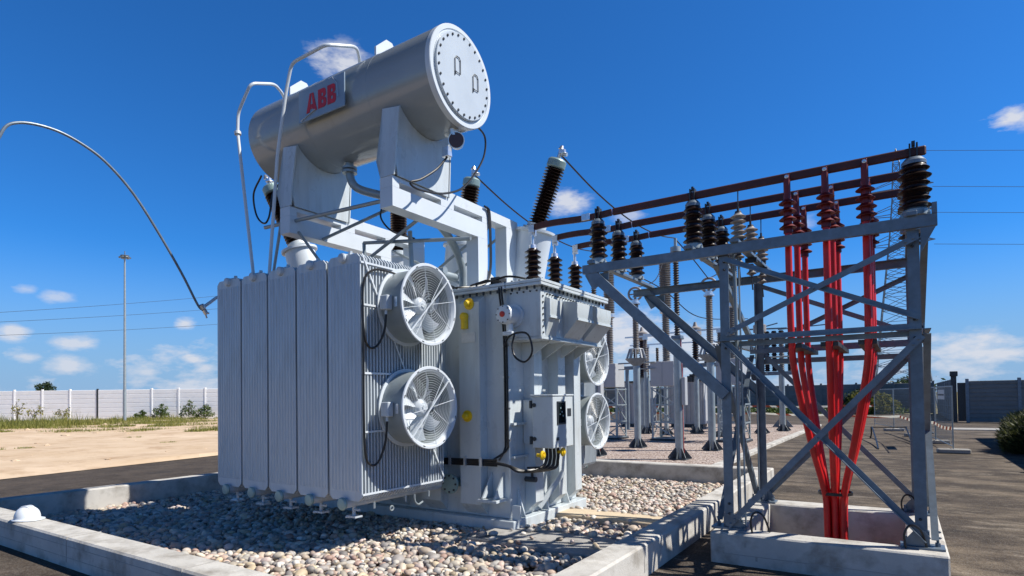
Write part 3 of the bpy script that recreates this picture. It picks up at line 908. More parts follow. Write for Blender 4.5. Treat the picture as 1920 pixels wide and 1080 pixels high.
# fan supply cables
mb = W()
mb.tube(curve_pts([(-4.71, 4.67, 2.585), (-4.73, 4.66, 2.40), (-4.79, 4.62, 2.25), (-4.83, 4.54, 2.22), (-4.84, 4.47, 2.36), (-4.85, 4.462, 2.75), (-4.85, 4.50, 2.98), (-4.84, 4.64, 3.09), (-4.84, 4.90, 3.10), (-4.85, 5.2, 3.06), (-4.85, 5.75, 3.12), (-4.9, 6.1, 3.12)], 10), .013, 6)
mb.tube(curve_pts([(-4.71, 4.67, 1.41), (-4.73, 4.66, 1.18), (-4.79, 4.62, .98), (-4.83, 4.55, .94), (-4.84, 4.475, 1.06), (-4.85, 4.465, 1.5), (-4.85, 4.468, 2.2), (-4.85, 4.462, 2.75)], 10), .013, 6)
mb.tube(curve_pts([(-4.46, 8.61, 2.15), (-4.5, 8.58, 1.95), (-4.55, 8.52, 1.85), (-4.60, 8.46, 2.1), (-4.6, 8.44, 2.6)], 8), .013, 6)
parts('fan_cable', mb, 'rubber', T)

# ---------------------------------------------------------------- conservator drum
CY, CZ, CR = 5.43, 5.40, .57
cx0, cx1 = -7.62, -4.2
prof = [(.02, -.16), (.20, -.145), (.38, -.10), (.50, -.045), (CR-.02, .0), (CR, .03)]
mb = W().lathe((cx0+.05, CY, CZ), (1, 0, 0), prof+[(CR, cx1-cx0-.12)], 72)
for x in (-6.35, -5.2): mb.lathe((x, CY, CZ), (1, 0, 0), [(CR-.001, -.008), (CR+.002, -.003), (CR+.002, .003), (CR-.001, .008)], 72, False)
C = part('conservator', mb, 'cons', T, ang=25)
def cpart(n, mb, m): return part(n, mb, m, C)
cpart('end_ring', W().lathe((cx1-.07, CY, CZ), (1, 0, 0), [(CR-.01, -.012), (CR+.004, 0), (CR+.004, .062), (CR-.004, .07), (CR-.05, .07), (CR-.055, .058)], 72), 'white')
mb = W().lathe((cx1-.012, CY, CZ), (1, 0, 0), [(.485, 0), (.485, .032), (.48, .036)], 72)
mb.lathe((cx1-.012, CY, CZ), (1, 0, 0), [(.498, -.008), (.498, .006)], 72)
cpart('end_plate', mb, 'endp')
mb = W()
for k in range(26):
    a = 2*math.pi*k/26+.1
    mb.lathe((cx1+.022, CY+.452*math.cos(a), CZ+.452*math.sin(a)), (1, 0, 0), [(.014, 0), (.014, .014)], 6)
parts('end_bolt', mb, 'dark', C)
for y, z in ((-.17, .08), (.17, .02)):
    a = [(0, 0), (0, .15), (.025, .185), (.075, .185), (.095, .155), (.095, 0)]
    mb = W().tube([(cx1+.034, CY+y+p, CZ+z+q-.09) for p, q in a], .0055, 6, True)
    for p, q in ((0, 0), (.095, .16)): mb.tube([(cx1+.02, CY+y+p, CZ+z+q-.09), (cx1+.036, CY+y+p, CZ+z+q-.09)], .005, 6)
    mb.tube([(cx1+.03, CY+y, CZ+z-.13), (cx1+.04, CY+y+.005, CZ+z-.09)], .007, 6)
    cpart('grab_handle', mb, 'dark')
for x in (-5.40, -7.10):
    mb = W().prism([(x, CY-.23, CZ+.50), (x, CY+.23, CZ+.50), (x, CY+.23, CZ+.62), (x, CY+.05, CZ+.83), (x, CY-.05, CZ+.83), (x, CY-.23, CZ+.66)], (.03, 0, 0))
    lug = cpart('lifting_lug', mb, 'white')
    part('lug_hole', W().lathe((x+.0285, CY+.02, CZ+.72), (1, 0, 0), [(.026, 0), (.026, .004)], 14), 'dark', C)
# saddles: front flange plate and side plate on each carrying frame
for xs_, fx in ((-4.76, -4.98), (-6.62, -6.84)):
    a = [(CY+math.cos(t)*(CR+.004), CZ+math.sin(t)*(CR+.004)) for t in np.linspace(R_(218), R_(322), 16)]
    poly = [(xs_, y, z) for y, z in a]+[(xs_, CY+.40, 4.215), (xs_, CY-.50, 4.215), (xs_, CY-.56, 4.45)]
    mb = W().prism(poly, (-.02, 0, 0))
    mb.prism([(x-.2, y, z) for x, y, z in poly], (-.02, 0, 0))
    mb.prism([(xs_+.02, CY-.47, 5.02), (fx-.03, CY-.47, 5.06), (fx-.03, CY-.575, 4.40), (fx, CY-.545, 4.213), (xs_, CY-.545, 4.213), (xs_+.05, CY-.575, 4.40)], (0, -.02, 0))
    mb.prism([(xs_, CY+.46, 5.00), (fx, CY+.46, 5.00), (fx, CY+.42, 4.215), (xs_, CY+.42, 4.215)], (0, .018, 0))
    cpart('saddle', mb, 'paint')
# sign panel with red letters
SG = cpart('sign_panel', W().box(-6.36, -5.50, 4.80, 4.818, 5.185, 5.60, .004).box(-6.2, -6.16, 4.819, 4.90, 5.25, 5.55).box(-5.7, -5.66, 4.819, 4.90, 5.25, 5.55), 'sign')
def letters():
    """three heavy block letters, each cut by a thin cross of gaps"""
    mb = W(); y = 4.7985; z0, h = 5.275, .235; g = .0035
    def p(pts): mb.prism([(x, y, z0+z*h) for x, z in pts], (0, -.004, 0))
    x = -6.20; w = .20; c = x+w/2           # A: two heavy legs, small counter, cross bar
    p([(x, 0), (x+.062, 0), (c-.004, .98), (c-.004, 1), (c-.035, 1)])
    p([(x+w, 0), (x+w-.062, 0), (c+.004, .98), (c+.004, 1), (c+.035, 1)])
    p([(x+.068, .16), (x+w-.068, .16), (x+w-.082, .40), (x+.082, .40)])
    for x in (-5.975, -5.800):              # B B: stem, three bars, two bowls
        p([(x, 0), (x+.062, 0), (x+.062, 1), (x, 1)])
        for a, b, e in ((0, .22, .115), (.40, .60, .105), (.78, 1, .105)): p([(x+.0625, a), (x+e, a), (x+e, b), (x+.0625, b)])
        p([(x+.098, .2205), (x+.098, .3995), (x+.105, .50), (x+.142, .46), (x+.152, .38), (x+.152, .14), (x+.138, .04), (x+.1155, 0), (x+.1155, .2205)])
        p([(x+.094, .6005), (x+.094, .7795), (x+.1055, .7795), (x+.1055, 1), (x+.128, .96), (x+.142, .87), (x+.142, .64), (x+.130, .56), (x+.1055, .52), (x+.1055, .6005)])
    return mb
part('letters', letters(), 'logo', SG)
# loose strips of protective film on the panel
mb = W().bar((-5.71, 4.795, 5.595), (-5.615, 4.78, 5.49), .003, .018, (0, 1, 0)).bar((-5.615, 4.78, 5.49), (-5.60, 4.79, 5.32), .003, .012, (0, 1, 0)).bar((-6.30, 4.785, 5.20), (-6.02, 4.79, 5.28), .003, .02, (0, 1, 0))
parts('film_strip', mb, 'alu', SG)
# pipes over the drum
def fillet(pts, r=.09, n=6):
    P = [vec(p) for p in pts]; out = [P[0]]
    for a, b, c in zip(P[:-2], P[1:-1], P[2:]):
        u, v = a-b, c-b; k = min(r, np.linalg.norm(u)*.45, np.linalg.norm(v)*.45)
        p, q = b+unit(u)*k, b+unit(v)*k
        out += [(1-t)**2*p+2*t*(1-t)*b+t*t*q for t in np.linspace(0, 1, n)]
    out.append(P[-1]); return out
for pts in ([(-7.18, 4.70, 3.27), (-7.54, 4.70, 5.34), (-7.53, 4.70, 5.62), (-7.235, 4.70, 5.94), (-7.28, 5.10, 6.12), (-7.44, 5.36, 6.12), (-7.46, 5.43, 5.93)],
            [(-6.85, 4.70, 3.27), (-6.66, 4.70, 4.83), (-6.47, 4.70, 5.62), (-6.36, 4.70, 5.93), (-5.75, 4.74, 5.98), (-5.72, 5.20, 6.17), (-5.88, 5.40, 6.14), (-5.93, 5.43, 5.93)]):
    mb = W().tube(fillet(pts), .021, 10)
    k = pts[1] if pts[0][0] < -7 else pts[1]
    mb.lathe(k, unit(vec(pts[1])-vec(pts[0])), [(.045, -.02), (.045, .02)], 12) if pts[0][0] < -7 else None
    mb.lathe((pts[-1][0], pts[-1][1], 5.945), (0, 0, 1), [(.06, 0), (.06, .03)], 16)
    cpart('vent_pipe', mb, 'white')
# oil level gauge below the end
gx = vec((-4.33, 5.47, 4.70))
gd = unit((.55, -.80, -.15))
OG = cpart('oil_gauge', W().lathe(gx-gd*.10, gd, [(.05, 0), (.085, .02), (.09, .10), (.098, .11), (.098, .13)], 26).tube([(-4.36, 5.45, 4.84), (-4.36, 5.46, 4.76)], .055, 14).box(-4.47, -4.37, 5.36, 5.44, 4.50, 4.62, .006), 'alu')
part('dial', W().lathe(gx+gd*.028, gd, [(.088, 0), (.088, .006)], 26), 'gaugeface', OG)
mb = W().tube(curve_pts([(-4.42, 5.40, 4.50), (-4.45, 5.25, 4.32), (-4.47, 5.0, 4.13), (-4.5, 4.86, 4.06), (-4.5, 4.92, 4.02), (-4.5, 5.12, 4.03), (-4.5, 5.45, 4.10), (-4.5, 5.80, 4.27), (-4.5, 6.1, 4.58), (-4.5, 6.27, 4.85), (-4.48, 6.25, 5.08), (-4.4, 5.9, 5.10)], 10), .013, 7)
mb.tube(curve_pts([(-7.75, 5.20, 4.95), (-8.02, 5.25, 4.75), (-8.03, 5.3, 4.45), (-7.85, 5.3, 4.29), (-7.72, 5.3, 4.36), (-7.70, 5.35, 4.7), (-7.62, 5.4, 4.86)], 8), .014, 7)
mb.tube(curve_pts([(-5.60, 5.6, 4.33), (-5.72, 5.6, 4.16), (-5.70, 5.6, 4.02), (-5.55, 5.65, 3.86), (-5.4, 5.9, 3.80)], 8), .012, 6)
parts('gauge_cable', mb, 'rubber', C)
# oil pipe with relay
mb = W().tube(curve_pts([(-6.12, 5.42, 4.83), (-6.12, 5.42, 4.70), (-6.08, 5.44, 4.55), (-5.98, 5.5, 4.46), (-5.70, 5.62, 4.36), (-5.42, 5.72, 4.27), (-5.2, 6.2, 4.0), (-5.25, 6.7, 3.6), (-5.3, 6.8, 3.1)], 8), .055, 14)
mb.lathe((-6.12, 5.42, 4.74), (0, 0, 1), [(.10, 0), (.10, .03)], 18).lathe((-6.12, 5.42, 4.69), (0, 0, 1), [(.10, 0), (.10, .03)], 18)
d = unit((.93, .3, -.3))
mb.lathe((-5.62, 5.645, 4.338), d, [(.085, 0), (.085, .03)], 18).lathe((-5.44, 5.71, 4.28), d, [(.095, 0), (.095, .03)], 18)
cpart('oil_pipe', mb, 'galvl')

# ---------------------------------------------------------------- carrying frames on the lid
def frame(x):
    y = 0; t = .20
    mb = W()
    def pl(poly): mb.prism([(x, a, b) for a, b in poly], (-t, 0, 0))
    pl([(4.87, 3.86), (6.72, 3.86), (6.72, 4.085), (4.87, 4.085)])          # long lower beam
    pl([(4.87, 4.087), (4.98, 4.087), (4.98, 4.21), (4.87, 4.21)])
    pl([(4.982, 4.155), (5.72, 4.155), (5.72, 4.21), (4.982, 4.21)])
    pl([(5.722, 4.087), (5.98, 4.087), (5.98, 4.30), (5.722, 4.30)])
    pl([(5.982, 4.16), (7.50, 4.16), (7.50, 4.29), (5.982, 4.30)])          # upper beam
    pl([(6.60, 4.087), (6.72, 4.087), (6.72, 4.158), (6.60, 4.158)])
    pl([(7.20, 3.11), (7.50, 3.11), (7.50, 4.158), (7.20, 4.158)])          # rear leg
    pl([(6.50, 3.11), (6.72, 3.11), (6.72, 3.858), (6.50, 3.858)])          # front leg
    pl([(6.722, 3.11), (7.198, 3.11), (7.198, 3.26), (6.9, 3.34), (6.722, 3.44)])
    pl([(6.722, 3.99), (6.80, 4.085), (6.80, 4.158), (6.722, 4.158)])
    mb.lathe((x-.1, 5.85, 4.30), (0, 0, 1), [(.03, 0), (.03, .05)], 10)
    return part('carrying_frame', mb, 'white', T)
frame(-4.79); frame(-6.65)
mb = W()
for a, b, r in (((-7.30, 4.95, 4.05), (-5.0, 5.0, 4.0), .026), ((-6.05, 5.60, 3.78), (-4.35, 5.75, 3.60), .024), ((-6.05, 5.60, 3.78), (-6.05, 5.62, 3.30), .024), ((-6.65, 5.4, 3.88), (-5.35, 5.75, 4.28), .022), ((-6.0, 5.65, 3.58), (-4.98, 5.5, 3.88), .022),
                ((-6.85, 6.9, 3.12), (-4.98, 6.9, 4.06), .02), ((-6.85, 6.95, 4.06), (-4.98, 6.95, 3.12), .02), ((-6.85, 7.35, 3.12), (-4.98, 7.35, 4.1), .02), ((-7.0, 6.0, 3.55), (-5.4, 6.0, 3.42), .02), ((-5.35, 5.8, 3.12), (-5.35, 5.75, 3.86), .03), ((-6.65, 5.0, 3.9), (-6.4, 5.5, 3.15), .02), ((-6.9, 4.93, 4.1), (-7.1, 4.93, 3.35), .02), ((-7.9, 6.05, 3.6), (-6.86, 6.2, 3.62), .018)):
    mb.tube([a, b], r, 8)
parts('cross_brace', mb, 'galvl', T)
part('oil_main', W().tube([(-7.6, 5.95, 3.32), (-4.92, 5.95, 3.32)], .05, 12).tube([(-5.1, 5.95, 3.32), (-5.1, 6.4, 3.32)], .05, 12).tube([(-7.4, 5.95, 3.32), (-7.4, 6.4, 3.32)], .05, 12), 'galvl', T)
mb = W()
for i in range(3):
    mb.tube(curve_pts([(-4.765, 6.62+.03*i, 4.31), (-4.765, 6.72+.015*i, 4.25), (-4.765, 6.745+.012*i, 3.9), (-4.765, 6.74+.012*i, 3.5), (-4.765, 6.68, 3.28), (-4.8, 6.5, 3.18), (-4.9, 6.2, 3.13), (-5.1, 6.18, 3.12)], 8), .013, 6)
mb.tube(curve_pts([(-4.6, 6.18, 3.13), (-4.3, 6.2, 3.16), (-4.15, 6.3, 3.20), (-4.0, 6.6, 3.18), (-3.95, 6.9, 3.14)], 8), .014, 6)
mb.tube([(-4.7, 6.2, 3.13), (-4.45, 6.2, 3.17), (-4.2, 6.17, 3.12)], .012, 6)
parts('lid_cable', mb, 'rubber', T)
part('junction_box', W().box(-4.42, -4.28, 6.25, 6.42, 3.105, 3.21, .006), 'dark', T)

# ---------------------------------------------------------------- high-voltage bushings
def sheds(mb, p, d, length, core, rad, n, pitch_shape=.55, seg=28, alt=0):
    d = unit(d); prof = [(core, 0)]
    st = length/n
    for i in range(n):
        h = i*st; r = rad-(alt if i % 2 else 0)
        prof += [(core, h+st*.12), (r-.004, h+st*.30), (r, h+st*.38), (r-.006, h+st*.46), (core+.006, h+st*.78)]
    prof.append((core, length))
    mb.lathe(p, d, prof, seg)
    return mb
def hv_bushing(x, y, lean, zt, z0=3.10, L=1.02, r=.27):
    """turret on the lid and a leaning porcelain bushing"""
    d = unit((lean[0], lean[1], 1.0))
    base = vec((x, y, zt))
    foot = vec((x-d[0]*(zt-z0)*.6, y-d[1]*(zt-z0)*.6, z0))
    mb = W(); td = unit(base-foot); tl = np.linalg.norm(base-foot)
    mb.lathe(foot, td, [(r+.05, 0), (r+.05, .03), (r, .035), (r, tl-.04), (r+.045, tl-.035), (r+.045, tl), (r*.6, tl+.02), (.14, tl+.05)], 36)
    t = part('turret', mb, 'white', T)
    part('bushing_flange', W().lathe(base+d*.02, d, [(.20, 0), (.20, .025), (.15, .03), (.15, .09)], 28), 'paint', t)
    part('insulator', sheds(W(), base+d*.10, d, L-.16, .092, .150, 19, seg=28), 'porc', t)
    top = base+d*(L-.06)
    part('expansion_cap', W().lathe(top, d, [(.125, 0), (.142, .02), (.142, .11), (.12, .135), (.05, .15)], 28), 'greencap', t)
    mb = W().lathe(top+d*.14, d, [(.03, 0), (.03, .14), (.045, .145), (.02, .2)], 12)
    mb.obox(top+d*.24+vec((.04, -.01, 0)), (1, 0, 0), (0, 1, 0), (0, 0, 1), .05, .025, .03, .005).lathe(top+d*.20+vec((.06, 0, 0)), (1, 0, -.3), [(.028, 0), (.028, .07)], 10)
    part('terminal', mb, 'alu', t)
    return top+d*.22
tips = [hv_bushing(-4.60, 7.70, (.40, .02), 4.17), hv_bushing(-6.00, 7.70, (.19, .02), 4.17), hv_bushing(-7.45, 7.72, (-.02, .02), 4.17)]
hv_bushing(-8.17, 6.16, (-.36, -.26), 4.12, 3.10, 1.06, .24)
# medium-voltage bushings in a row on the right-hand end
for y in (6.40, 6.97, 7.56):
    x = -3.86
    mbs = part('bushing', sheds(W(), (x, y, 3.13), (0, 0, 1), .40, .060, .105, 6, seg=24), 'porc', T)
    part('bushing_flange', W().lathe((x, y, 3.10), (0, 0, 1), [(.10, 0), (.10, .03)], 20), 'paint', mbs)
    part('terminal', W().lathe((x, y, 3.53), (0, 0, 1), [(.05, 0), (.045, .05), (.02, .06), (.02, .17)], 14).box(x-.03, x+.05, y-.012, y+.012, 3.69, 3.80), 'alu', mbs)

# end arm carrying the tubular conductor at the far left end
part('terminal_arm', W().tube([(-8.40, 5.35, 3.42), (-8.34, 4.85, 3.17), (-8.31, 4.66, 3.02)], .022, 10).tube([(-8.40, 5.35, 3.42), (-8.40, 6.25, 3.42)], .03, 10), 'white', T)

# ------------------------------------------------------------------ big curved conductor at left
ARC = [(-8.3, 4.63, 2.96), (-8.3, 4.551, 3.04), (-8.3, 4.336, 3.437), (-8.3, 4.033, 3.927), (-8.3, 3.747, 4.339), (-8.3, 3.484, 4.615), (-8.3, 3.229, 4.787), (-8.3, 2.874, 4.895), (-8.3, 2.528, 4.858), (-8.3, 2.36, 4.68), (-8.3, 2.31, 4.2), (-8.3, 2.312, 2.0), (-8.3, 2.312, .0)]
t = thing('curved_conductor', 'bent grey conductor tube arching against the sky left of the radiators', 'conductor', (-8.3, 3.4, 3.0))
W2 = offset(t)
mb = W2().tube(curve_pts(ARC, 10), .0165, 10)
part('tube', mb, 'galv', t)
part('clamp', W2().lathe((-8.3, 4.60, 3.04), (0, .5, -.85), [(.03, 0), (.042, .01), (.042, .07), (.03, .08)], 12).obox((-8.3, 4.66, 2.95), (1, 0, 0), (0, .5, -.85), (0, .85, .5), .03, .05, .022, .006).bolt((-8.27, 4.68, 2.92), (1, 0, 0), .014, .03).lathe((-8.3, 4.67, 2.91), (0, .3, -.95), [(.012, 0), (.012, .06)], 8), 'alu', t)

# flexible conductors from the high-voltage bushings to the yard
def wire(name, pts, r, m, label, cat, group=None):
    mb = MB().tube(curve_pts(pts, 8), r, 6)
    o = part(name, mb, m); return tag(o, label, cat, group)
def droop(a, b, sag, n=6):
    a, b = vec(a), vec(b)
    return [a+(b-a)*t-vec((0, 0, sag*4*t*(1-t))) for t in np.linspace(0, 1, n)]
wire('flexible_conductor', droop(tips[0], (-4.66, 14.67, 5.60), .30), .014, 'rubber', 'thin dark conductor dropping from the tall right bushing towards yard', 'conductor', 'conductors from the bushings')
wire('flexible_conductor', droop(tips[1], (-6.93, 14.67, 5.60), .28), .014, 'rubber', 'thin dark conductor dropping from the bushing behind the white frames', 'conductor', 'conductors from the bushings')

# ================================================================== STEEL SUPPORT TOWER
# hollow concrete plinth
P = thing('concrete_plinth', 'square hollow concrete plinth carrying the steel support frame', 'plinth', (-.65, 7.1, 0))
W = offset(P)
px0, px1, py0, py1 = -1.62, .30, 6.0, 8.20
part('plinth_wall', W().box(px0, px1, py0, 6.27, -.9, .30, .014), 'concrete', P)
part('plinth_wall', W().box(px0, px1, 7.85, py1, -.9, .30, .014), 'concrete', P)
part('plinth_wall', W().box(px0, -1.38, 6.272, 7.848, -.9, .299, .014), 'concrete', P)
part('plinth_wall', W().box(.0, px1, 6.272, 7.848, -.9, .299, .014), 'concrete', P)
mb = W()
for x, z in ((-1.30, .18), (-1.20, .06)): mb.box(x, x+.02, py0-.004, py0+.002, z, z+.045)
mb.box(-1.5, .25, py0-.003, py0+.002, .098, .104)
part('form_joint', mb, 'concd', P)

S = thing('steel_support_frame', 'galvanized lattice steel support frame standing on the square plinth', 'steel frame', (-.65, 7.1, .3))
W = offset(S)
XL, XR, YF, YB = -1.53, .16, 6.22, 8.02
ZB, ZT = .30, 3.06
BM = 'galv'
for x, y in ((XL, YF), (XR, YF), (XL, YB), (XR, YB)):
    sx = 1 if x < -.5 else -1; sy = 1 if y < 7 else -1
    c = part('column', W().angle((x, y, ZB), (x, y, ZT), .09, .011, (sx, 0, 0), (0, sy, 0)), BM, S)
    b = W().box(x-.12 if sx > 0 else x-.20, x+.20 if sx > 0 else x+.12, y-.05 if sy > 0 else y-.15, y+.15 if sy > 0 else y+.05, ZB, ZB+.018)
    b.prism([(x+sx*.012, y-.001*sy, ZB+.019), (x+sx*.17, y-.001*sy, ZB+.019), (x+sx*.17, y-.001*sy, ZB+.06), (x+sx*.10, y-.001*sy, ZB+.15), (x+sx*.012, y-.001*sy, ZB+.15)], (0, -sy*.012, 0))
    b.prism([(x-sx*.001, y+sy*.012, ZB+.019), (x-sx*.001, y+sy*.13, ZB+.019), (x-sx*.001, y+sy*.13, ZB+.06), (x-sx*.001, y+sy*.08, ZB+.15), (x-sx*.001, y+sy*.012, ZB+.15)], (-sx*.012, 0, 0))
    for dx, dy in ((.06, .11), (.16, .05), (-.07, .06)): b.lathe((x+sx*dx, y+sy*dy, ZB+.018), (0, 0, 1), [(.022, 0), (.022, .03), (.012, .032), (.012, .07)], 6)
    part('base_plate', b, 'galv', c)
    bb = W()
    for z in (.45, .55, 2.12, 2.2, 2.28, 2.92, 3.0): bb.bolt((x+sx*.05, y-sy*.001, z), (0, -sy, 0), .013, .012)
    part('bolt', bb, 'dark', c)
# main beams (channels) and cantilever
for y, xl, xr, da in ((YF-.06, -3.05, .29, 1), (YB+.06, -3.19, .16, -1)):
    part('beam', W().channel((xl, y, 3.065), (xr, y, 3.065), .05, .10, .008, (0, da, 0), (0, 0, 1)), BM, S)
parts('end_bracket', W().box(.255, .29, YF-.07, YF+.06, 3.166, 3.26).prism([(.17, YF-.05, 3.06), (.28, YF-.05, 3.06), (.17, YF-.05, 2.85)], (0, .012, 0)), BM, S)
for x in (-2.93, -1.82, -1.36, .11):
    part('cross_beam', W().channel((x-.035, YF-.1, 3.167), (x-.035, YB+.1, 3.167), .045, .07, .007, (1, 0, 0), (0, 0, 1)).channel((x+.05, YF-.1, 3.167), (x+.05, YB+.1, 3.167), -.03, .069, .007, (1, 0, 0), (0, 0, 1)) if False else W().box(x-.04, x+.04, YF-.1, YB+.1, 3.167, 3.205, .004), BM, S)
def brace(a, b, w=.065, side=(0, -1, 0), up=(0, 0, 1)):
    mb = W().angle(a, b, w, .008, side, up); a_, b_ = vec(a), vec(b); d = unit(b_-a_)
    up_ = unit(vec(up)-d*(vec(up)@d)); sd = unit(np.cross(d, up_)); sd = sd if sd@vec(side) > 0 else -sd
    for k in (.04, .10):                     # bolts at both ends and at the crossing
        for e, q in ((a_, d), (b_, -d)): mb.lathe(e+q*k+up_*w*.5-sd*.001, -sd, [(.011, -.012), (.011, .010), (.006, .012), (.006, .018)], 6)
    mb.lathe((a_+b_)/2+up_*w*.5, -sd, [(.011, -.012), (.011, .010), (.006, .018)], 6)
    part('brace', mb, BM, S)
# cantilever struts (heavier)
for y in (YF-.05, YB+.05):
    part('strut', W().bar((-3.02, y, 3.06), (XL+.02, y, 1.60), .10, .095, (0, 1, 0)) if False else W().channel((-3.02, y, 3.06), (XL+.01, y, 1.60), .05, .11, .008, (0, 1 if y < 7 else -1, 0), (.7, 0, .7)), BM, S)
    part('gusset_plate', W().prism([(-3.05, y+.052, 3.063), (-2.75, y+.052, 3.063), (-2.75, y+.052, 2.98), (-2.95, y+.052, 2.88)], (0, .008, 0)), BM, S)
for y, s in ((YF, -1), (YB, 1)):
    o = s*.012
    brace((XL+.05, y+o, 3.00), (XR-.02, y+o, 2.27), .052, (0, s, 0))
    brace((XL+.05, y+o*2+s*.06, 2.28), (XR-.02, y+o*2+s*.06, 3.01), .052, (0, -s, 0), (0, 0, -1))
    brace((XL, y+o, 2.19), (XR, y+o, 2.19), .052, (0, s, 0))
    brace((XL+.03, y+o, 2.17), (XR-.02, y+o, .36), .056, (0, s, 0))
    brace((XL+.03, y+o*2+s*.065, .36), (XR-.02, y+o*2+s*.065, 2.15), .056, (0, -s, 0), (0, 0, -1))
for x, s in ((XL, -1), (XR, 1)):
    o = s*.012
    brace((x+o, YF, 2.19), (x+o, YB, 2.19), .055, (s, 0, 0))
    brace((x+o, YF+.02, 2.15), (x+o, YB-.02, .38), .055, (s, 0, 0))
    brace((x+o*2+s*.055, YF+.02, .38), (x+o*2+s*.055, YB-.02, 2.15), .055, (-s, 0, 0), (0, 0, -1))
    brace((x+o, YF+.02, 2.98), (x+o, YB-.02, 2.26), .055, (s, 0, 0))
# cable rail behind the cables and clamp blocks
parts('cable_rail', W().box(XL, XR, 6.30, 6.33, 2.14, 2.19).box(XL, XR, 7.62, 7.65, 2.14, 2.19), BM, S)
part('cable_rail', W().box(XL, XR, YB+.03, YB+.06, 2.03, 2.09), BM, S)
mb = W()
for x in (-.87, -.56, -.25):
    mb.box(x-.075, x+.075, 6.335, 7.70, 2.095, 2.138)
parts('cable_clamp', mb, 'dark', S)
for x, y in ((.0, 6.15), (-.02, 7.95), (-1.25, 6.13)):
    pts = [(x, y, .30), (x-.01, y, .42), (x+.03, y, .50), (x+.10, y, .48), (x+.14, y+.04, .36), (x+.15, y+.05, .31)]
    part('earth_cable', W().tube(curve_pts(pts, 6), .010, 6), 'rubber', S)
part('conduit', W().tube(curve_pts([(XL+.13, YF+.1, .31), (XL+.13, YF+.08, .9), (XL+.14, YF+.07, 2.0), (XL+.13, YF+.08, 3.0), (XL+.10, YF+.1, 3.12)], 6), .018, 8).tube([(XL+.18, YF+.12, .31), (XL+.17, YF+.10, 3.05)], .010, 6), 'galvl', S)

# ------------------------------------------------------------------ busbars
BY = (6.35, 6.95, 7.55)
names = ('nearest', 'middle', 'farthest')
for i, y in enumerate(BY):
    zc = 3.785
    t = thing('busbar', 'dark red sleeved busbar across the insulator tops, %s of the three' % names[i], 'busbar', (-1.8, y, zc), 'three red busbars')
    Wb = offset(t)
    xr = .235 if i == 0 else .20
    mb = Wb().box(-2.75, xr, y-.008, y+.028, zc-.042, zc+.042, .012)
    mb.add([], [])
    # flexible link to the transformer end
    k = 12; pts = [(-2.76-.09*j, y+.01, zc-.006*math.sin(j*.5)*2) for j in range(k+1)]
    for a, b in zip(pts[:-1], pts[1:]): mb.bar(a, (b[0]-.002, b[1], b[2]), .030, .074)
    part('bar', mb, 'bus', t)
    part('joint', Wb().box(-3.14, -3.03, y-.016, y+.036, zc-.044, zc+.036, .004).box(-3.88, -3.80, y-.02, y-.006, zc-.06, zc+.03), 'alu', t)

# ------------------------------------------------------------------ post insulators
def insulator_proto():
    t = thing('post_insulator', 'tmp', 'insulator', (0, 0, 0))
    part('sheds', sheds(MB(), (0, 0, .06), (0, 0, 1), .40, .078, .118, 6, seg=26, alt=.012), 'porc', t)
    part('foot', MB().lathe((0, 0, 0), (0, 0, 1), [(.085, 0), (.085, .05), (.07, .065)], 20).box(-.10, .10, -.03, .03, -.004, .018).bolt((.085, 0, .018), (0, 0, 1), .016, .02).bolt((-.085, 0, .018), (0, 0, 1), .016, .02), 'galvl', t)
    part('cap', MB().lathe((0, 0, .455), (0, 0, 1), [(.085, 0), (.085, .03), (.06, .062), (.03, .07)], 20), 'galv', t)
    part('clamp', MB().box(-.03, -.018, -.03, .055, .52, .65).box(.018, .03, -.03, .055, .52, .65).box(-.03, .03, -.03, .055, .515, .53).box(-.012, .012, -.012, .036, .633, .675), 'dark', t)
    return t
proto = insulator_proto()
first = True
WHERE = {.14: ('large brown post insulator at the right end of the beam, ', 'rightmost'), -1.82: ('brown post insulator over the left column of the frame, ', 'mid'), -2.93: ('brown post insulator near the transformer end of the beams, ', 'left')}
for x in (.14, -1.82, -2.93):
    for i, y in enumerate(BY):
        o = proto if first else copy_tree(proto)
        first = False
        o.location = (x, y, 3.207)
        s = 1.0 if x > 0 else .93
        o.scale = (1.12 if x > 0 else s, 1.12 if x > 0 else s, 1.0)
        o['label'] = WHERE[x][0]+('under the nearest busbar', 'under the middle busbar', 'under the farthest busbar')[i]
        o['group'] = 'brown post insulators under the busbars'
# light grey surge arresters by the left column
aproto = thing('surge_arrester', 'tmp', 'arrester', (0, 0, 0))
part('sheds', sheds(MB(), (0, 0, .03), (0, 0, 1), .27, .038, .078, 5, seg=22), 'porcg', aproto)
part('foot', MB().lathe((0, 0, 0), (0, 0, 1), [(.05, 0), (.05, .03)], 16), 'dark', aproto)
part('lead', MB().lathe((0, 0, .30), (0, 0, 1), [(.035, 0), (.03, .025), (.012, .03), (.012, .07)], 12).tube([(0, 0, .36), (0, .02, .62)], .006, 6), 'dark', aproto)
part('disconnector', sheds(MB(), (0, 0, -.24), (0, 0, 1), .13, .022, .055, 2, seg=18), 'porcb', aproto)
part('earth_lead', MB().tube([(0, 0, -.24), (.01, 0, -.40)], .008, 6).bar((-.06, 0, -.07), (.06, 0, -.07), .05, .05), 'dark', aproto)
for i, y in enumerate(BY):
    o = aproto if i == 0 else copy_tree(aproto)
    o.location = (-1.36 if i == 0 else -1.36-.0*i, y, 3.207)
    o['label'] = 'light grey ribbed surge arrester hanging from the %s busbar by a rod' % names[i]
    o['group'] = 'grey surge arresters'
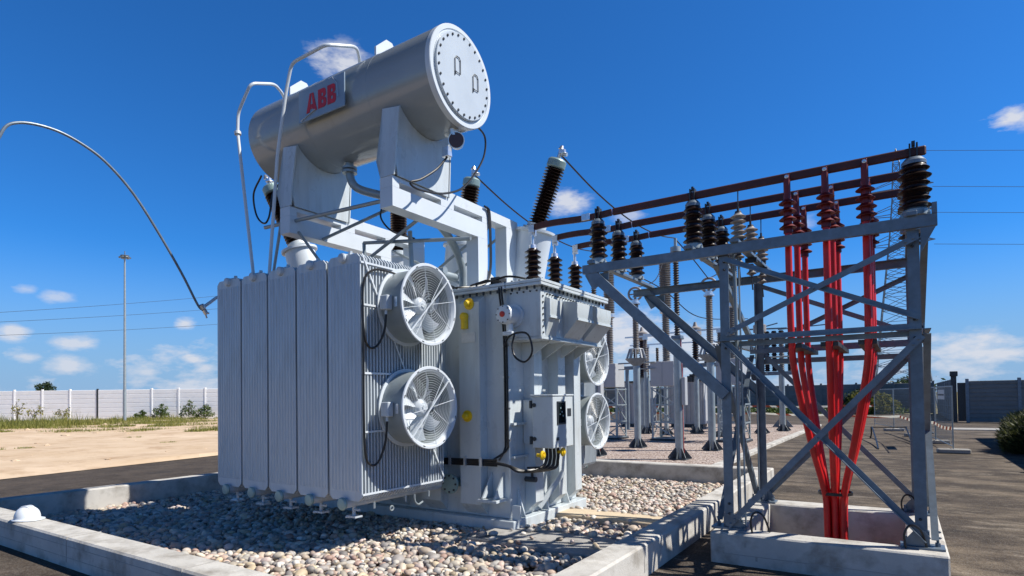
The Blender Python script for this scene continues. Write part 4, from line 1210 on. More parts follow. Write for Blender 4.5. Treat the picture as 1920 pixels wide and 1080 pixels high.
# ------------------------------------------------------------------ red cables with skirted terminations
cproto = {}
XC = (-.89, -.56, -.235)
bx = -.60; byc = 7.0
k = 0
hyb = ('left', 'centre', 'right')
for ix, x in enumerate(XC):
    for iy, y in enumerate(BY):
        t = thing('power_cable', 'bright red power cable with ribbed dark red termination, %s cluster, on the %s busbar' % (hyb[ix], names[iy]), 'cable', (x, y, 3.3), 'red cables dropping from the busbars')
        Wc = offset(t)
        ex, ey = bx+(ix-1)*.074, byc+(iy-1)*.080
        if True:
            pts = [(x, y-.03, 3.25), (x, y-.03, 2.8), (x+.005*(1-ix), y-.02, 2.2), (x+(ex-x)*.10, y+(ey-y)*.08, 1.85), (x+(ex-x)*.55, y+(ey-y)*.5, 1.15), (x+(ex-x)*.90, y+(ey-y)*.88, .70), (ex, ey, .42), (ex, ey, -.5), (ex, ey, -.86)]
        part('cable', Wc().tube(curve_pts(pts, 9), .0315, 12), 'red', t)
        mb = Wc().tube([(x, y-.03, 3.22), (x, y-.03, 3.60)], [.042, .034], 12).tube([(x, y-.03, 3.60), (x, y-.03, 3.74)], .032, 10)
        for q, z in enumerate((3.28, 3.36, 3.44, 3.52)):
            mb.lathe((x, y-.03, z), (0, 0, 1), [(.036, .0), (.078, -.012), (.080, -.006), (.038, .028)], 18)
        part('termination', mb, 'redd', t)
        part('lug', Wc().box(x-.022, x+.022, y-.042, y-.012, 3.742, 3.80, .004), 'redd', t)
        part('bolt', Wc().lathe((x, y-.041, 3.775), (0, -1, 0), [(.019, 0), (.019, .012), (.010, .014), (.010, .028)], 10), 'alu', t)
mb = MB()
tag(part('cable_tie', MB().ring((bx, byc, .60), (0, 0, 1), .160, .152, .03, 24), 'rubber'), 'dark strap around the red cables above the plinth', 'cable strap')

# ================================================================== SWITCHYARD BEHIND
def post_base(mb, r, h, z=.05, big=.30):
    mb.box(-big*.7, big*.7, -big*.7, big*.7, z, z+.025)
    for k in range(8):
        a = k*math.pi/4
        mb.prism([(r*math.cos(a), r*math.sin(a), z+.03), (big*math.cos(a), big*math.sin(a), z+.03), (big*math.cos(a), big*math.sin(a), z+.06), (r*math.cos(a), r*math.sin(a), z+.30)], (-.012*math.sin(a), .012*math.cos(a), 0))
    return mb
def pole_thing(kind, label, group, x, y, tube_h, col_h, top, crad, shed, n, m='porcb'):
    t = thing(kind, label, 'switchgear post', (x, y, .0), group)
    part('tube_post', MB().lathe((0, 0, .05), (0, 0, 1), [(.105, 0), (.105, tube_h-.05)], 20), 'galvl', t)
    part('base', post_base(MB(), .105, .3), 'gbase', t)
    return t
# front row: arresters on tube posts
def row_a(x, y, lab, full=True):
    t = pole_thing('surge_arrester_post', lab, 'tall arrester posts nearest the transformer', x, y, 3.05, 0, 0, 0, 0, 0)
    part('head_plate', MB().lathe((0, 0, 3.05), (0, 0, 1), [(.17, 0), (.17, .03)], 8).box(-.12, .12, -.12, .12, 3.08, 3.14), 'galv', t)
    part('insulator', sheds(MB(), (0, 0, 3.15), (0, 0, 1), 2.1, .050, .080, 34, seg=18), 'porc2', t)
    part('cap', MB().lathe((0, 0, 5.25), (0, 0, 1), [(.13, 0), (.13, .12), (.04, .14), (.04, .34)], 18), 'galvl', t)
    part('counter_box', MB().box(.105, .20, -.10, .10, 1.4, 2.1, .01), 'cabinet', t)
    parts('earth_lead', MB().tube([(.10, -.05, 3.05), (.115, -.03, 2.1)], .008, 5).tube([(.115, -.03, 1.4), (.112, -.02, .1)], .008, 5), 'redpl', t)
    part('corona_ring', MB().torus((0, 0, 5.05), (0, 0, 1), .26, .018, 28, 8), 'alu', t) if full else None
    return t
row_a(-4.66, 14.67, 'grey tube post with meter box and ribbed column behind the slanting struts', False)
row_a(-6.93, 14.67, 'grey tube post half hidden behind the far radiator fans', False)
# second row: brown column with flared head and corona ring
def row_b(x, y, lab):
    t = pole_thing('instrument_post', lab, 'brown insulator posts with flared heads', x, y, 2.62, 0, 0, 0, 0, 0)
    mb = MB().lathe((0, 0, 2.58), (0, 0, 1), [(.11, 0), (.33, .20), (.34, .23), (.10, .24)], 10)
    part('flared_head', mb, 'galv', t)
    mb = MB()
    for k in range(10):
        a = k*math.pi/5
        mb.bar((.30*math.cos(a), .30*math.sin(a), 2.80), (.20*math.cos(a), .20*math.sin(a), 3.10), .03, .05)
    mb.torus((0, 0, 3.10), (0, 0, 1), .20, .02, 20, 6)
    part('head_rib', mb, 'cabinet', t)
    part('insulator', sheds(MB(), (0, 0, 2.95), (0, 0, 1), 1.55, .078, .105, 30, seg=20), 'porcb', t)
    part('cap', MB().lathe((0, 0, 4.5), (0, 0, 1), [(.15, 0), (.15, .05), (.11, .06), (.11, .14)], 18), 'alu', t)
    part('corona_ring', MB().torus((0, 0, 4.82), (.25, -1, 0), .20, .035, 26, 8).bar((-.2, 0, 4.82), (.2, 0, 4.82), .03, .04).tube([(0, 0, 4.62), (0, 0, 4.82)], .04, 10), 'porcg', t)
    return t
row_b(-6.86, 17.5, 'brown insulator post with flared head left of the meter-box post')
row_b(-4.58, 17.4, 'brown insulator post with flared head behind the left column of the steel frame')
# breakers: lattice stand, cabinet and two-stage brown column
def breaker(x, y, lab):
    t = thing('circuit_breaker', lab, 'circuit breaker', (x, y, 0), 'breakers on lattice stands')
    mb = MB(); h = 1.96; w = .44
    for sx in (-1, 1):
        for sy in (-1, 1): mb.angle((sx*w, sy*w, .05), (sx*w, sy*w, h), .07, .01, (-sx, 0, 0), (0, -sy, 0))
    for a, b in (((-1, -1), (1, -1)), ((1, -1), (1, 1)), ((1, 1), (-1, 1)), ((-1, 1), (-1, -1))):
        for z in (.12, .70, 1.32, 1.90): mb.bar((a[0]*w, a[1]*w, z), (b[0]*w, b[1]*w, z), .03, .045)
        for z0, z1 in ((.12, .70), (.70, 1.32), (1.32, 1.90)): mb.bar((a[0]*w, a[1]*w, z1), (b[0]*w, b[1]*w, z0), .025, .04)
    part('lattice_stand', mb, 'galvl', t)
    part('foot_block', MB().box(-.5, .5, -.5, .5, 0.0, .12, .01), 'dark', t)
    part('cabinet', MB().box(-.46, .40, -.45, .40, 1.98, 2.86, .015).box(-.05, -.02, -.465, -.45, 2.0, 2.84), 'cabinet', t)
    part('rail', MB().tube([(.5, -.4, 2.84), (1.9, -.4, 2.84)], .03, 6).tube([(.5, -.4, 2.62), (1.9, -.4, 2.62)], .02, 6), 'galvl', t)
    part('lower_insulator', sheds(MB(), (0, 0, 2.87), (0, 0, 1), 1.72, .105, .145, 26, seg=20), 'porcb', t)
    part('middle_flange', MB().lathe((0, 0, 4.6), (0, 0, 1), [(.16, 0), (.21, .04), (.21, .16), (.16, .2)], 20), 'alu', t)
    part('upper_insulator', sheds(MB(), (0, 0, 4.8), (0, 0, 1), 1.65, .165, .215, 26, seg=20), 'porcb', t)
    part('cap', MB().lathe((0, 0, 6.45), (0, 0, 1), [(.24, 0), (.24, .12), (.12, .16), (.10, .26)], 18), 'alu', t)
    return t
breaker(-9.20, 20.8, 'breaker on lattice stand directly right of the transformer, brown two-stage column')
breaker(-7.05, 20.9, 'breaker on lattice stand between the flared post and the meter-box post')
breaker(-4.78, 21.0, 'breaker on lattice stand seen through the left bay of the steel frame')
# small transformers on stands behind (dark head on grey tank)
def ct(x, y, lab):
    t = thing('current_transformer', lab, 'instrument transformer', (x, y, 0), 'low instrument transformers at the back')
    part('tube_post', MB().lathe((0, 0, .05), (0, 0, 1), [(.11, 0), (.11, 2.4)], 16), 'galvl', t)
    part('base', post_base(MB(), .11, .3), 'gbase', t)
    part('insulator', sheds(MB(), (0, 0, 2.5), (0, 0, 1), 1.6, .10, .15, 16, seg=18), 'porc', t)
    part('head', MB().lathe((0, 0, 4.1), (0, 0, 1), [(.16, 0), (.25, .06), (.25, .34), (.1, .42), (.05, .6)], 20), 'porcg', t)
    part('foot_block', MB().box(-.22, .22, -.22, .22, 2.45, 2.52).box(-.34, -.12, -.14, .14, 2.2, 2.45), 'dark', t)
    return t
ct(-7.15, 24.9, 'dark ribbed instrument transformer on short post behind the meter-box post')
ct(-4.75, 25.6, 'dark ribbed instrument transformer on short post behind the red cable tower')
ct(-9.6, 25.2, 'dark ribbed instrument transformer on short post behind the leftmost breaker')
for x, y, lab in ((-6.2, 28.4, 'slim insulator post far back, just left of the disconnector'), (-8.1, 28.2, 'slim insulator post far back between the two dark cabinets'), (-10.4, 28.0, 'slim insulator post far back behind the leftmost breaker'), (-5.75, 23.2, 'slim insulator post midway, just right of the meter-box post'), (-7.95, 23.4, 'slim insulator post midway, between the two lattice stands'), (-4.25, 27.6, 'slim insulator post near the kerb strip, behind the steel frame'), (-9.0, 24.0, 'slim insulator post midway, behind the flared post')):
    t = thing('insulator_post', lab, 'insulator post', (x, y, 0), 'slim insulator posts at the back')
    part('tube_post', MB().lathe((0, 0, .05), (0, 0, 1), [(.085, 0), (.085, 2.6)], 14), 'galvl', t)
    part('base', post_base(MB(), .085, .26), 'gbase', t)
    part('insulator', sheds(MB(), (0, 0, 2.66), (0, 0, 1), 1.35, .06, .10, 18, seg=16), 'porcb', t)
    part('bus_clamp', MB().box(-.10, .10, -.06, .06, 4.01, 4.12, .01).bar((-.9, 0, 4.16), (.9, 0, 4.16), .06, .06), 'alu', t)
t = thing('steel_portal', 'low grey steel portal across the back of the gravel yard', 'steel portal', (-8.3, 26.6, 0))
for x in (-2.6, 0, 2.6): part('leg', MB().box(x-.07, x+.07, -.07, .07, .05, 2.9, .008).box(x-.2, x+.2, -.2, .2, .05, .08), 'galv', t)
part('beam', MB().box(-2.9, 2.9, -.08, .08, 2.902, 3.06, .008), 'galv', t)
for x in (-2.2, -1.1, 1.1, 2.2): part('insulator', sheds(MB(), (x, 0, 3.06), (0, 0, 1), .8, .05, .085, 10, seg=14), 'porc', t)
# tall grey radiator-like cabinets further back
for i, (x, y) in enumerate(((-11.6, 29.6), (-9.0, 29.9))):
    t = thing('oil_cabinet', ('dark grey cabinet block low behind the flared post', 'dark grey cabinet block low behind the second lattice stand')[i], 'cabinet', (x, y, 0), 'cabinets at the back')
    mb = MB().box(-.9, .9, -.4, .4, .2, 2.35, .03)
    for k in range(9): mb.box(-.86+k*.2, -.80+k*.2, -.45, -.398, .3, 2.2)
    part('body', mb, 'cabinet', t)
    part('roof', MB().box(-1.0, 1.0, -.55, .55, 2.352, 2.42, .01), 'dark', t)
    part('skid', MB().box(-.8, .8, -.35, .35, 0.04, .2), 'dark', t)
# disconnector on two posts at the yard's far right corner
t = thing('disconnector', 'disconnector with dark insulator columns on a frame at the yard end', 'disconnector', (-5.0, 30.8, 0))
part('tube_post', MB().lathe((.22, 0, .05), (0, 0, 1), [(.13, 0), (.13, 2.5)], 16), 'galvl', t)
part('tube_post', MB().lathe((-1.0, -3.8, .05), (0, 0, 1), [(.10, 0), (.10, 2.5)], 16), 'galvl', t)
part('base', MB().box(0, .44, -.22, .22, .03, .06).prism([(.06, 0, .06), (-.25, 0, .06), (.06, 0, .45)], (0, .03, 0)).prism([(.38, 0, .06), (.69, 0, .06), (.38, 0, .45)], (0, .03, 0)), 'galv', t)
part('frame', MB().box(-1.2, .7, -.12, .12, 2.55, 2.72).box(-1.1, -.7, -3.9, .1, 2.50, 2.549), 'galv', t)
mb = MB()
for x in (-.40, -.08, .24): sheds(mb, (x, 0, 2.74), (0, 0, 1), 1.95, .09, .135, 18, seg=16)
sheds(mb, (.55, .3, 2.74), (0, 0, 1), 1.6, .08, .11, 16, seg=16)
parts('insulator', mb, 'porc', t)
part('contact_arm', MB().bar((-1.5, 0, 4.85), (.5, 0, 4.78), .06, .07).bar((-.6, 0, 4.9), (.1, 0, 5.05), .05, .05).bar((.1, .1, 4.75), (2.6, .1, 4.85), .05, .05), 'galv', t)
# rods and drop wires in the yard
wire('flexible_conductor', [(-6.95, 14.9, 5.5), (-6.2, 18, 5.0), (-5.9, 21, 4.4), (-5.2, 25.6, 4.75)], .016, 'rubber', 'sagging dark wire in the yard between breaker column and back post', 'conductor', 'drop wires in the yard')
wire('flexible_conductor', [(-7.05, 20.9, 6.7), (-6.9, 19.5, 5.6), (-6.86, 17.5, 5.0)], .016, 'rubber', 'short dark wire between a breaker top and the flared post', 'conductor', 'drop wires in the yard')
wire('flexible_conductor', [(-4.78, 21.0, 6.7), (-4.7, 19.3, 5.6), (-4.58, 17.4, 5.0)], .016, 'rubber', 'short dark wire beside the left column of the steel frame', 'conductor', 'drop wires in the yard')
wire('flexible_conductor', [(-4.66, 14.67, 5.58), (-4.6, 16, 5.3), (-4.58, 17.4, 5.0)], .016, 'rubber', 'short dark wire above the meter-box post', 'conductor', 'drop wires in the yard')

# ================================================================== WALLS, FENCES
def panel_wall(name, label, p, q, h, step, m, post_m, group=None, dark_at=None, rows=6):
    p, q = vec((*p, 0)), vec((*q, 0)); L = np.linalg.norm(q-p); d = (q-p)/L; nrm = np.array((d[1], -d[0], 0))
    t = thing(name, label, 'wall', tuple(p), group)
    n = int(L/step); rh = h/rows
    pan = MB()
    for i in range(n):
        a, b = d*(i*step+.06), d*((i+1)*step-.06)
        for r in range(rows):
            c = (a+b)/2+vec((0, 0, (r+.5)*rh))
            pan.obox(c, d, nrm, (0, 0, 1), (step-.12)/2, .045+.002*random.random(), rh/2-.022, .018)
        pan.obox((a+b)/2+vec((0, 0, h/2)), d, nrm, (0, 0, 1), (step-.12)/2, .022, h/2-.02)
    part('panel', pan, m, t)
    pm = MB().box(-.075, .075, -.075, .075, -.2, h+.10, .01)
    ang = math.atan2(d[1], d[0]); me = None
    for i in range(n+1):
        if me is None:
            o = part('post', pm, post_m, t); me = o.data
        else:
            o = bpy.data.objects.new('post', me); COL.objects.link(o); o.parent = t
        o.location = d*i*step; o.rotation_euler = (0, 0, ang)
    return t
A0, A1 = vec((-68.78, 20.6)), vec((-55.68, 31.27)); dd = (A1-A0)/7
wl_ = panel_wall('boundary_wall', 'long bright white precast panel wall beyond the sand at left', A0-dd*12, A0+dd*18, 2.95, float(np.linalg.norm(dd)), 'wallw', 'wallw', rows=7)
for o in wl_.children:       # one post was left unpainted
    if o.name.startswith('post') and abs(o.location.length-15*float(np.linalg.norm(dd))) < .5:
        o.data = o.data.copy(); o.data.materials[0] = M['dark']; o['label'] = 'dark unpainted post'
panel_wall('boundary_wall', 'long dark grey precast wall across the back of the yard', (-48, 55), (2.05, 54.5), 2.35, 2.5, 'wallg', 'wallg', rows=5)
panel_wall('boundary_wall', 'grey horizontally ribbed wall at right behind the bush', (2.9, 39.3), (15.5, 38.6), 2.2, 2.1, 'wallg', 'galv', rows=10)
panel_wall('boundary_wall', 'grey side wall running back from the gate pillar to the far wall', (2.3, 54.4), (2.3, 40.2), 2.2, 2.0, 'wallg', 'wallg', rows=6)
t = thing('gate_post', 'dark gate pillar with camera box on top at the right wall end', 'gate pillar', (2.35, 39.6, 0))
part('pillar', MB().box(-.12, .12, -.12, .12, 0, 2.45, .01), 'dark', t)
part('camera_box', MB().box(-.16, .18, -.18, .16, 2.452, 2.72, .02), 'dark', t)
part('gate_leaf', MB().box(.15, .52, -.05, .05, .05, 2.1, .01), 'dark', t)
# mobile mesh fence
def mesh_panel(a, b, lab, sign=False):
    a, b = vec((*a, 0)), vec((*b, 0)); L = np.linalg.norm(b-a)
    t = thing('mesh_fence_panel', lab, 'fence panel', tuple(a), 'mobile mesh fence panels', math.atan2((b-a)[1], (b-a)[0]))
    mb = MB()
    for x in (.03, L-.03): mb.tube([(x, 0, .06), (x, 0, 1.80)], .017, 8)
    for z in (.18, 1.78): mb.tube([(.03, 0, z), (L-.03, 0, z)], .013, 8)
    part('frame', mb, 'galvl', t)
    mb = MB()
    for x in np.arange(.1, L-.05, .1): mb.tube([(x, 0, .18), (x, 0, 1.82)], .0025, 4, cap=False)
    for z in np.arange(.3, 1.8, .24): mb.tube([(.03, 0, z), (L-.03, 0, z)], .0025, 4, cap=False)
    part('mesh', mb, 'galv', t)
    part('foot', MB().box(-.12, .18, -.36, .36, 0.004, .12, .02), 'concd', t)
    if sign:
        s = part('sign', MB().box(L*.35, L*.72, .02, .028, 1.42, 1.70), 'label', t)
        part('sign_border', MB().box(L*.36, L*.71, .0285, .031, 1.53, 1.575), 'dark', s)
    return t
pp = [(1.12, 19.6), (.87, 23.0), (.42, 26.4), (-.3, 29.8), (-1.1, 33.1)]
labs = ('mesh fence panel nearest the camera, right of the steel frame, with sign', 'mesh fence panel second from the camera on its own foot block', 'mesh fence panel third from the camera behind the steel frame', 'mesh fence panel at the far end by the tape')
for i in range(4): mesh_panel(pp[i], pp[i+1], labs[i], i == 0)
def tape(name, pts, z, lab):
    t = MB(); c = [vec((x, y, z)) for x, y in pts]
    for a, b in zip(c[:-1], c[1:]):
        n = 8
        q = droop(a, b, .06, n)
        for u, v in zip(q[:-1], q[1:]): t.bar(u, v, .004, .09)
    return tag(part(name, t, 'tape'), lab, 'barrier tape', 'striped tapes across the yard')
tape('barrier_tape', [(-16, 34.2), (-11, 33.8), (-6.2, 33.5), (-2.4, 33.3), (-1.15, 33.2)], 1.02, 'upper striped barrier tape stretched across the back of the asphalt')
tape('barrier_tape', [(-16, 34.0), (-11, 33.4), (-6.2, 33), (-2.4, 31), (-.1, 28.8), (.85, 23.1), (1.10, 19.75)], .66, 'lower striped barrier tape running back along the mesh fence')
for i, (x, y) in enumerate(((-16, 34.1), (-11, 33.6), (-6.2, 33.25))):
    t = thing('tape_stake', ('thin stake holding the tapes, far left', 'thin stake holding the tapes behind the breakers', 'thin stake holding the tapes by the disconnector')[i], 'stake', (x, y, 0), 'stakes holding the tape')
    part('rod', MB().tube([(0, 0, 0), (0, 0, 1.2)], .02, 6), 'galv', t)
    part('cap', MB().lathe((0, 0, 1.2), (0, 0, 1), [(.04, 0), (.04, .06), (.01, .08)], 8), 'yellow', t)
t = thing('low_dark_bars', 'thin dark low bars standing on the stained asphalt', 'trestle', (-.7, 24, 0))  # black bars: one across, the others sloping down to the ground
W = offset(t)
part('top_bar', W().tube([(-.93, 24.6, .42), (.13, 24.9, .42)], .022, 6), 'rubber', t)
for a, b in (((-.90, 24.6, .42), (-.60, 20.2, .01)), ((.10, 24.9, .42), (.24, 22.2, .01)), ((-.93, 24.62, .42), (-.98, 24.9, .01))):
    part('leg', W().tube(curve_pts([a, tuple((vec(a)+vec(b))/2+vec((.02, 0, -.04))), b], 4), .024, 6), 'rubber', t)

# ------------------------------------------------------------------ lamp mast, pylon, lines
t = thing('floodlight_mast', 'very tall thin pale lamp mast in front of the white wall', 'lamp mast', (-56.5, 24.6, 0))
part('mast', MB().lathe((0, 0, 0), (0, 0, 1), [(.13, 0), (.105, 5), (.07, 14.6)], 14), 'galvl', t)
part('head_frame', MB().lathe((0, 0, 14.5), (0, 0, 1), [(.10, 0), (.34, .04), (.34, .08), (.10, .10)], 20).tube([(0, 0, 14.6), (0, 0, 14.95)], .04, 6), 'galv', t)
for k in range(6):
    a = k*math.pi/3
    part('floodlight', MB().obox((.36*math.cos(a), .36*math.sin(a), 14.42), (math.cos(a), math.sin(a), -.5), (-math.sin(a), math.cos(a), 0), (.45*math.cos(a), .45*math.sin(a), .9), .10, .12, .05, .01), 'galv', t)
t = thing('transmission_pylon', 'tall lattice transmission pylon far behind the steel frame', 'pylon', (.1, 75, 0))
def hw(z): return np.interp(z, [0, 4.3, 11.7, 17.9, 22, 26.0], [2.9, 2.25, 1.45, .78, .45, .30])
mb = MB(); zs = np.concatenate([np.linspace(0, 12, 9), np.linspace(13, 26, 14)])
for sx in (-1, 1):
    for sy in (-1, 1):
        for a, b in zip(zs[:-1], zs[1:]): mb.bar((sx*hw(a), sy*hw(a), a), (sx*hw(b), sy*hw(b), b), .11, .11)
part('legs', mb, 'pylon', t)
mb = MB()
for a, b in zip(zs[:-1], zs[1:]):
    for (p, q) in (((-1, -1), (1, -1)), ((1, -1), (1, 1)), ((1, 1), (-1, 1)), ((-1, 1), (-1, -1))):
        mb.bar((p[0]*hw(a), p[1]*hw(a), a), (q[0]*hw(b), q[1]*hw(b), b), .05, .05).bar((q[0]*hw(a), q[1]*hw(a), a), (p[0]*hw(b), p[1]*hw(b), b), .05, .05)
        mb.bar((p[0]*hw(b), p[1]*hw(b), b), (q[0]*hw(b), q[1]*hw(b), b), .045, .045)
part('lattice', mb, 'pylon', t)
armz = (17.3, 20.5, 23.2)
mb = MB()
for z in armz:
    for s in (-1, 1):
        e = (s*3.2, 0, z+.1)
        for sy in (-1, 1): mb.bar((s*hw(z), sy*hw(z), z), e, .07, .07).bar((s*hw(z), sy*hw(z), z+.9), e, .06, .06)
parts('crossarm', mb, 'pylon', t)
part('peak', MB().bar((.30, .30, 26), (0, 0, 27.6), .07, .07).bar((-.30, .30, 26), (0, 0, 27.6), .07, .07).bar((.30, -.30, 26), (0, 0, 27.6), .07, .07).bar((-.30, -.30, 26), (0, 0, 27.6), .07, .07), 'pylon', t)
for z, lab in ((16.9, 'lowest'), (20.2, 'third'), (22.9, 'second'), (27.4, 'topmost')):
    wire('power_line', droop((.1 if z > 26 else 3.2, 75, z), (95, 136, z), .5, 10), .022, 'line', '%s thin power line running right from the lattice pylon' % lab, 'power line', 'power lines right of the pylon')
for i, (a, b, lab) in enumerate((((-100, 28.37, 14.75), (-100, 58.14, 20.97), 'upper'), ((-100, 28.37, 13.47), (-100, 58.13, 18.72), 'middle'), ((-100, 28.38, 11.69), (-100, 58.12, 16.0), 'lower'))):
    a, b = vec(a), vec(b); d = b-a
    wire('power_line', droop(a-d*.8, b+d*.8, .9, 10), .028, 'line', '%s of the thin power lines crossing the sky behind the lamp mast' % lab, 'power line', 'power lines left of the radiators')

# ================================================================== VEGETATION
def leaf_cloud(name, centers, m, size, parent=None, flat=.6, up=0):
    """centers: (N,3) leaf positions; two-triangle leaves with random tilt and tint"""
    c = np.asarray(centers, float); n = len(c)
    d = rng.normal(0, 1, (n, 3)); d[:, 2] = d[:, 2]*flat+up; d /= np.linalg.norm(d, axis=1)[:, None]
    e = np.cross(d, rng.normal(0, 1, (n, 3))); e /= np.linalg.norm(e, axis=1)[:, None]
    s = size*rng.uniform(.6, 1.4, (n, 1))
    V = np.stack([c-d*s, c+e*s*.42, c+d*s, c-e*s*.42], 1).reshape(-1, 3)
    Fq = np.arange(n*4).reshape(-1, 4)
    me = bpy.data.meshes.new(name)
    me.vertices.add(len(V)); me.vertices.foreach_set('co', V.ravel())
    me.loops.add(Fq.size); me.loops.foreach_set('vertex_index', Fq.ravel().astype(np.int32))
    me.polygons.add(n); me.polygons.foreach_set('loop_start', (np.arange(n)*4).astype(np.int32))
    me.update(calc_edges=True)
    t = me.attributes.new('tint', 'FLOAT', 'POINT')
    t.data.foreach_set('value', np.repeat(np.clip(rng.normal(.5, .25, n), 0, 1), 4))
    o = bpy.data.objects.new(name, me); me.materials.append(M[m]); COL.objects.link(o)
    if parent is not None: o.parent = parent
    return o
def crown_points(n, blobs):
    out = []
    w = np.array([b[3]**2 for b in blobs]); w = w/w.sum()
    for (x, y, z, r), k in zip(blobs, rng.multinomial(n, w)):
        d = rng.normal(0, 1, (k, 3)); d /= np.linalg.norm(d, axis=1)[:, None]
        rr = r*(rng.uniform(0, 1, (k, 1))**.40)*(1+.18*np.sin(d[:, :1]*7+x)*np.cos(d[:, 1:2]*6))
        out.append(np.array((x, y, z))+d*rr*np.array((1, 1, .8)))
    return np.concatenate(out)
def bush(name, lab, cat, loc, blobs, n, m, size, group=None, stem=.03, up=.5):
    t = thing(name, lab, cat, loc, group)
    leaf_cloud('foliage', crown_points(n, blobs), m, size, t, up=up)
    mb = MB()
    for x, y, z, r in blobs: mb.tube(curve_pts([(x*.2, y*.2, -.05), (x*.6, y*.6, z*.5), (x, y, z)], 4), [stem*(1-.06*i) for i in range(9)], 6)
    part('stems', mb, 'bark', t)
    return t
def tree(lab, loc, h, r, n, group=None):
    t = thing('tree', lab, 'tree', loc, group)
    mb = MB().tube(curve_pts([(0, 0, -.2), (.05, 0, h*.3), (0, .05, h*.6), (0, 0, h*.9)], 5), [.16*h/5*(1-.055*i) for i in range(16)], 8)
    blobs = []
    for k in range(9):
        a = k*2.4; z = h*(.48+.055*k); q = r*(.75-.06*k)
        x, y = q*math.cos(a), q*math.sin(a); blobs.append((x, y, z, r*random.uniform(.38, .6)))
        mb.tube([(0, 0, z*.7), (x*.6, y*.6, z*.9), (x, y, z)], [.05*h/5, .035*h/5, .015*h/5], 6)
    part('trunk', mb, 'bark', t)
    leaf_cloud('crown', crown_points(n, blobs), 'leafd', .16*r/1.5, t)
    return t
tree('small dark round tree behind the white wall at far left', (-84, 28, 0), 4.3, 1.35, 1800)
tree('dark tree behind the white wall beside the radiators', (-69.5, 47.5, 0), 4.6, 1.5, 2000)
bush('bush', 'yellow green bush against the back wall beyond the red cables', 'bush', (-1.7, 52.5, 0), [(-.9, 0, 1.1, .8), (-.2, .1, 1.4, .7), (.5, 0, 1.0, .7), (.0, -.3, .6, .8), (1.0, 0, .7, .6), (-1.3, 0, .7, .7), (.4, -.4, .4, .7)], 5200, 'leafy', .11)
bush('bush', 'dark bush against the back wall left of the yellow one', 'bush', (-2.9, 53.2, 0), [(0, 0, 1.1, .9), (.5, 0, 1.6, .6), (-.5, .1, .7, .7)], 2600, 'leafd', .12)
# bushes at the right edge
panel_wall('boundary_wall', 'grey side wall just right of the frame casting shade on the asphalt', (4.1, 6), (4.1, 27), 2.5, 2.1, 'wallg', 'galv', rows=8)
def spiky_bush(lab, loc, blobs, n):
    t = thing('roadside_bush', lab, 'bush', loc)
    c = crown_points(n, blobs); k = len(c)
    d = c-np.array((0, 0, -.3)); d /= np.linalg.norm(d, axis=1)[:, None]
    d = d+rng.normal(0, .35, (k, 3)); d[:, 2] = np.abs(d[:, 2])+.15; d /= np.linalg.norm(d, axis=1)[:, None]
    e = np.cross(d, rng.normal(0, 1, (k, 3))); e /= np.linalg.norm(e, axis=1)[:, None]
    q = rng.uniform(.07, .17, (k, 1))
    V = np.stack([c-d*q*.5, c+e*.011, c+d*q, c-e*.011], 1).reshape(-1, 3)
    Fq = np.arange(k*4)
    me = bpy.data.meshes.new('foliage'); me.vertices.add(len(V)); me.vertices.foreach_set('co', V.ravel())
    me.loops.add(k*4); me.loops.foreach_set('vertex_index', Fq.astype(np.int32))
    me.polygons.add(k); me.polygons.foreach_set('loop_start', (np.arange(k)*4).astype(np.int32)); me.update(calc_edges=True)
    a = me.attributes.new('tint', 'FLOAT', 'POINT'); a.data.foreach_set('value', np.repeat(np.clip(rng.normal(.45, .28, k), 0, 1), 4))
    o = bpy.data.objects.new('foliage', me); me.materials.append(M['leafs']); COL.objects.link(o); o.parent = t
    mb = MB()
    for x, y, z, r in blobs: mb.tube(curve_pts([(x*.2, y*.2, -.05), (x*.6, y*.6, z*.5), (x, y, z)], 4), [.03*(1-.06*i) for i in range(9)], 6)
    part('stems', mb, 'bark', t)
spiky_bush('large spiky dark green bush at the right edge of the asphalt', (3.25, 20.6, 0), [(0, 0, .55, .70), (-.62, .1, .40, .50), (.4, .2, .85, .65), (-.2, -.7, .45, .55), (.4, -.6, .7, .65), (-.3, .8, .6, .55), (-.75, -.45, .25, .40), (.1, .1, 1.05, .45)], 26000)
spiky_bush('second spiky bush along the side wall, farther back and partly outside the frame', (3.4, 23.4, 0), [(0, 0, .6, .6), (-.4, .2, .5, .5), (.2, .5, .8, .5), (-.1, .9, .6, .5)], 12000)
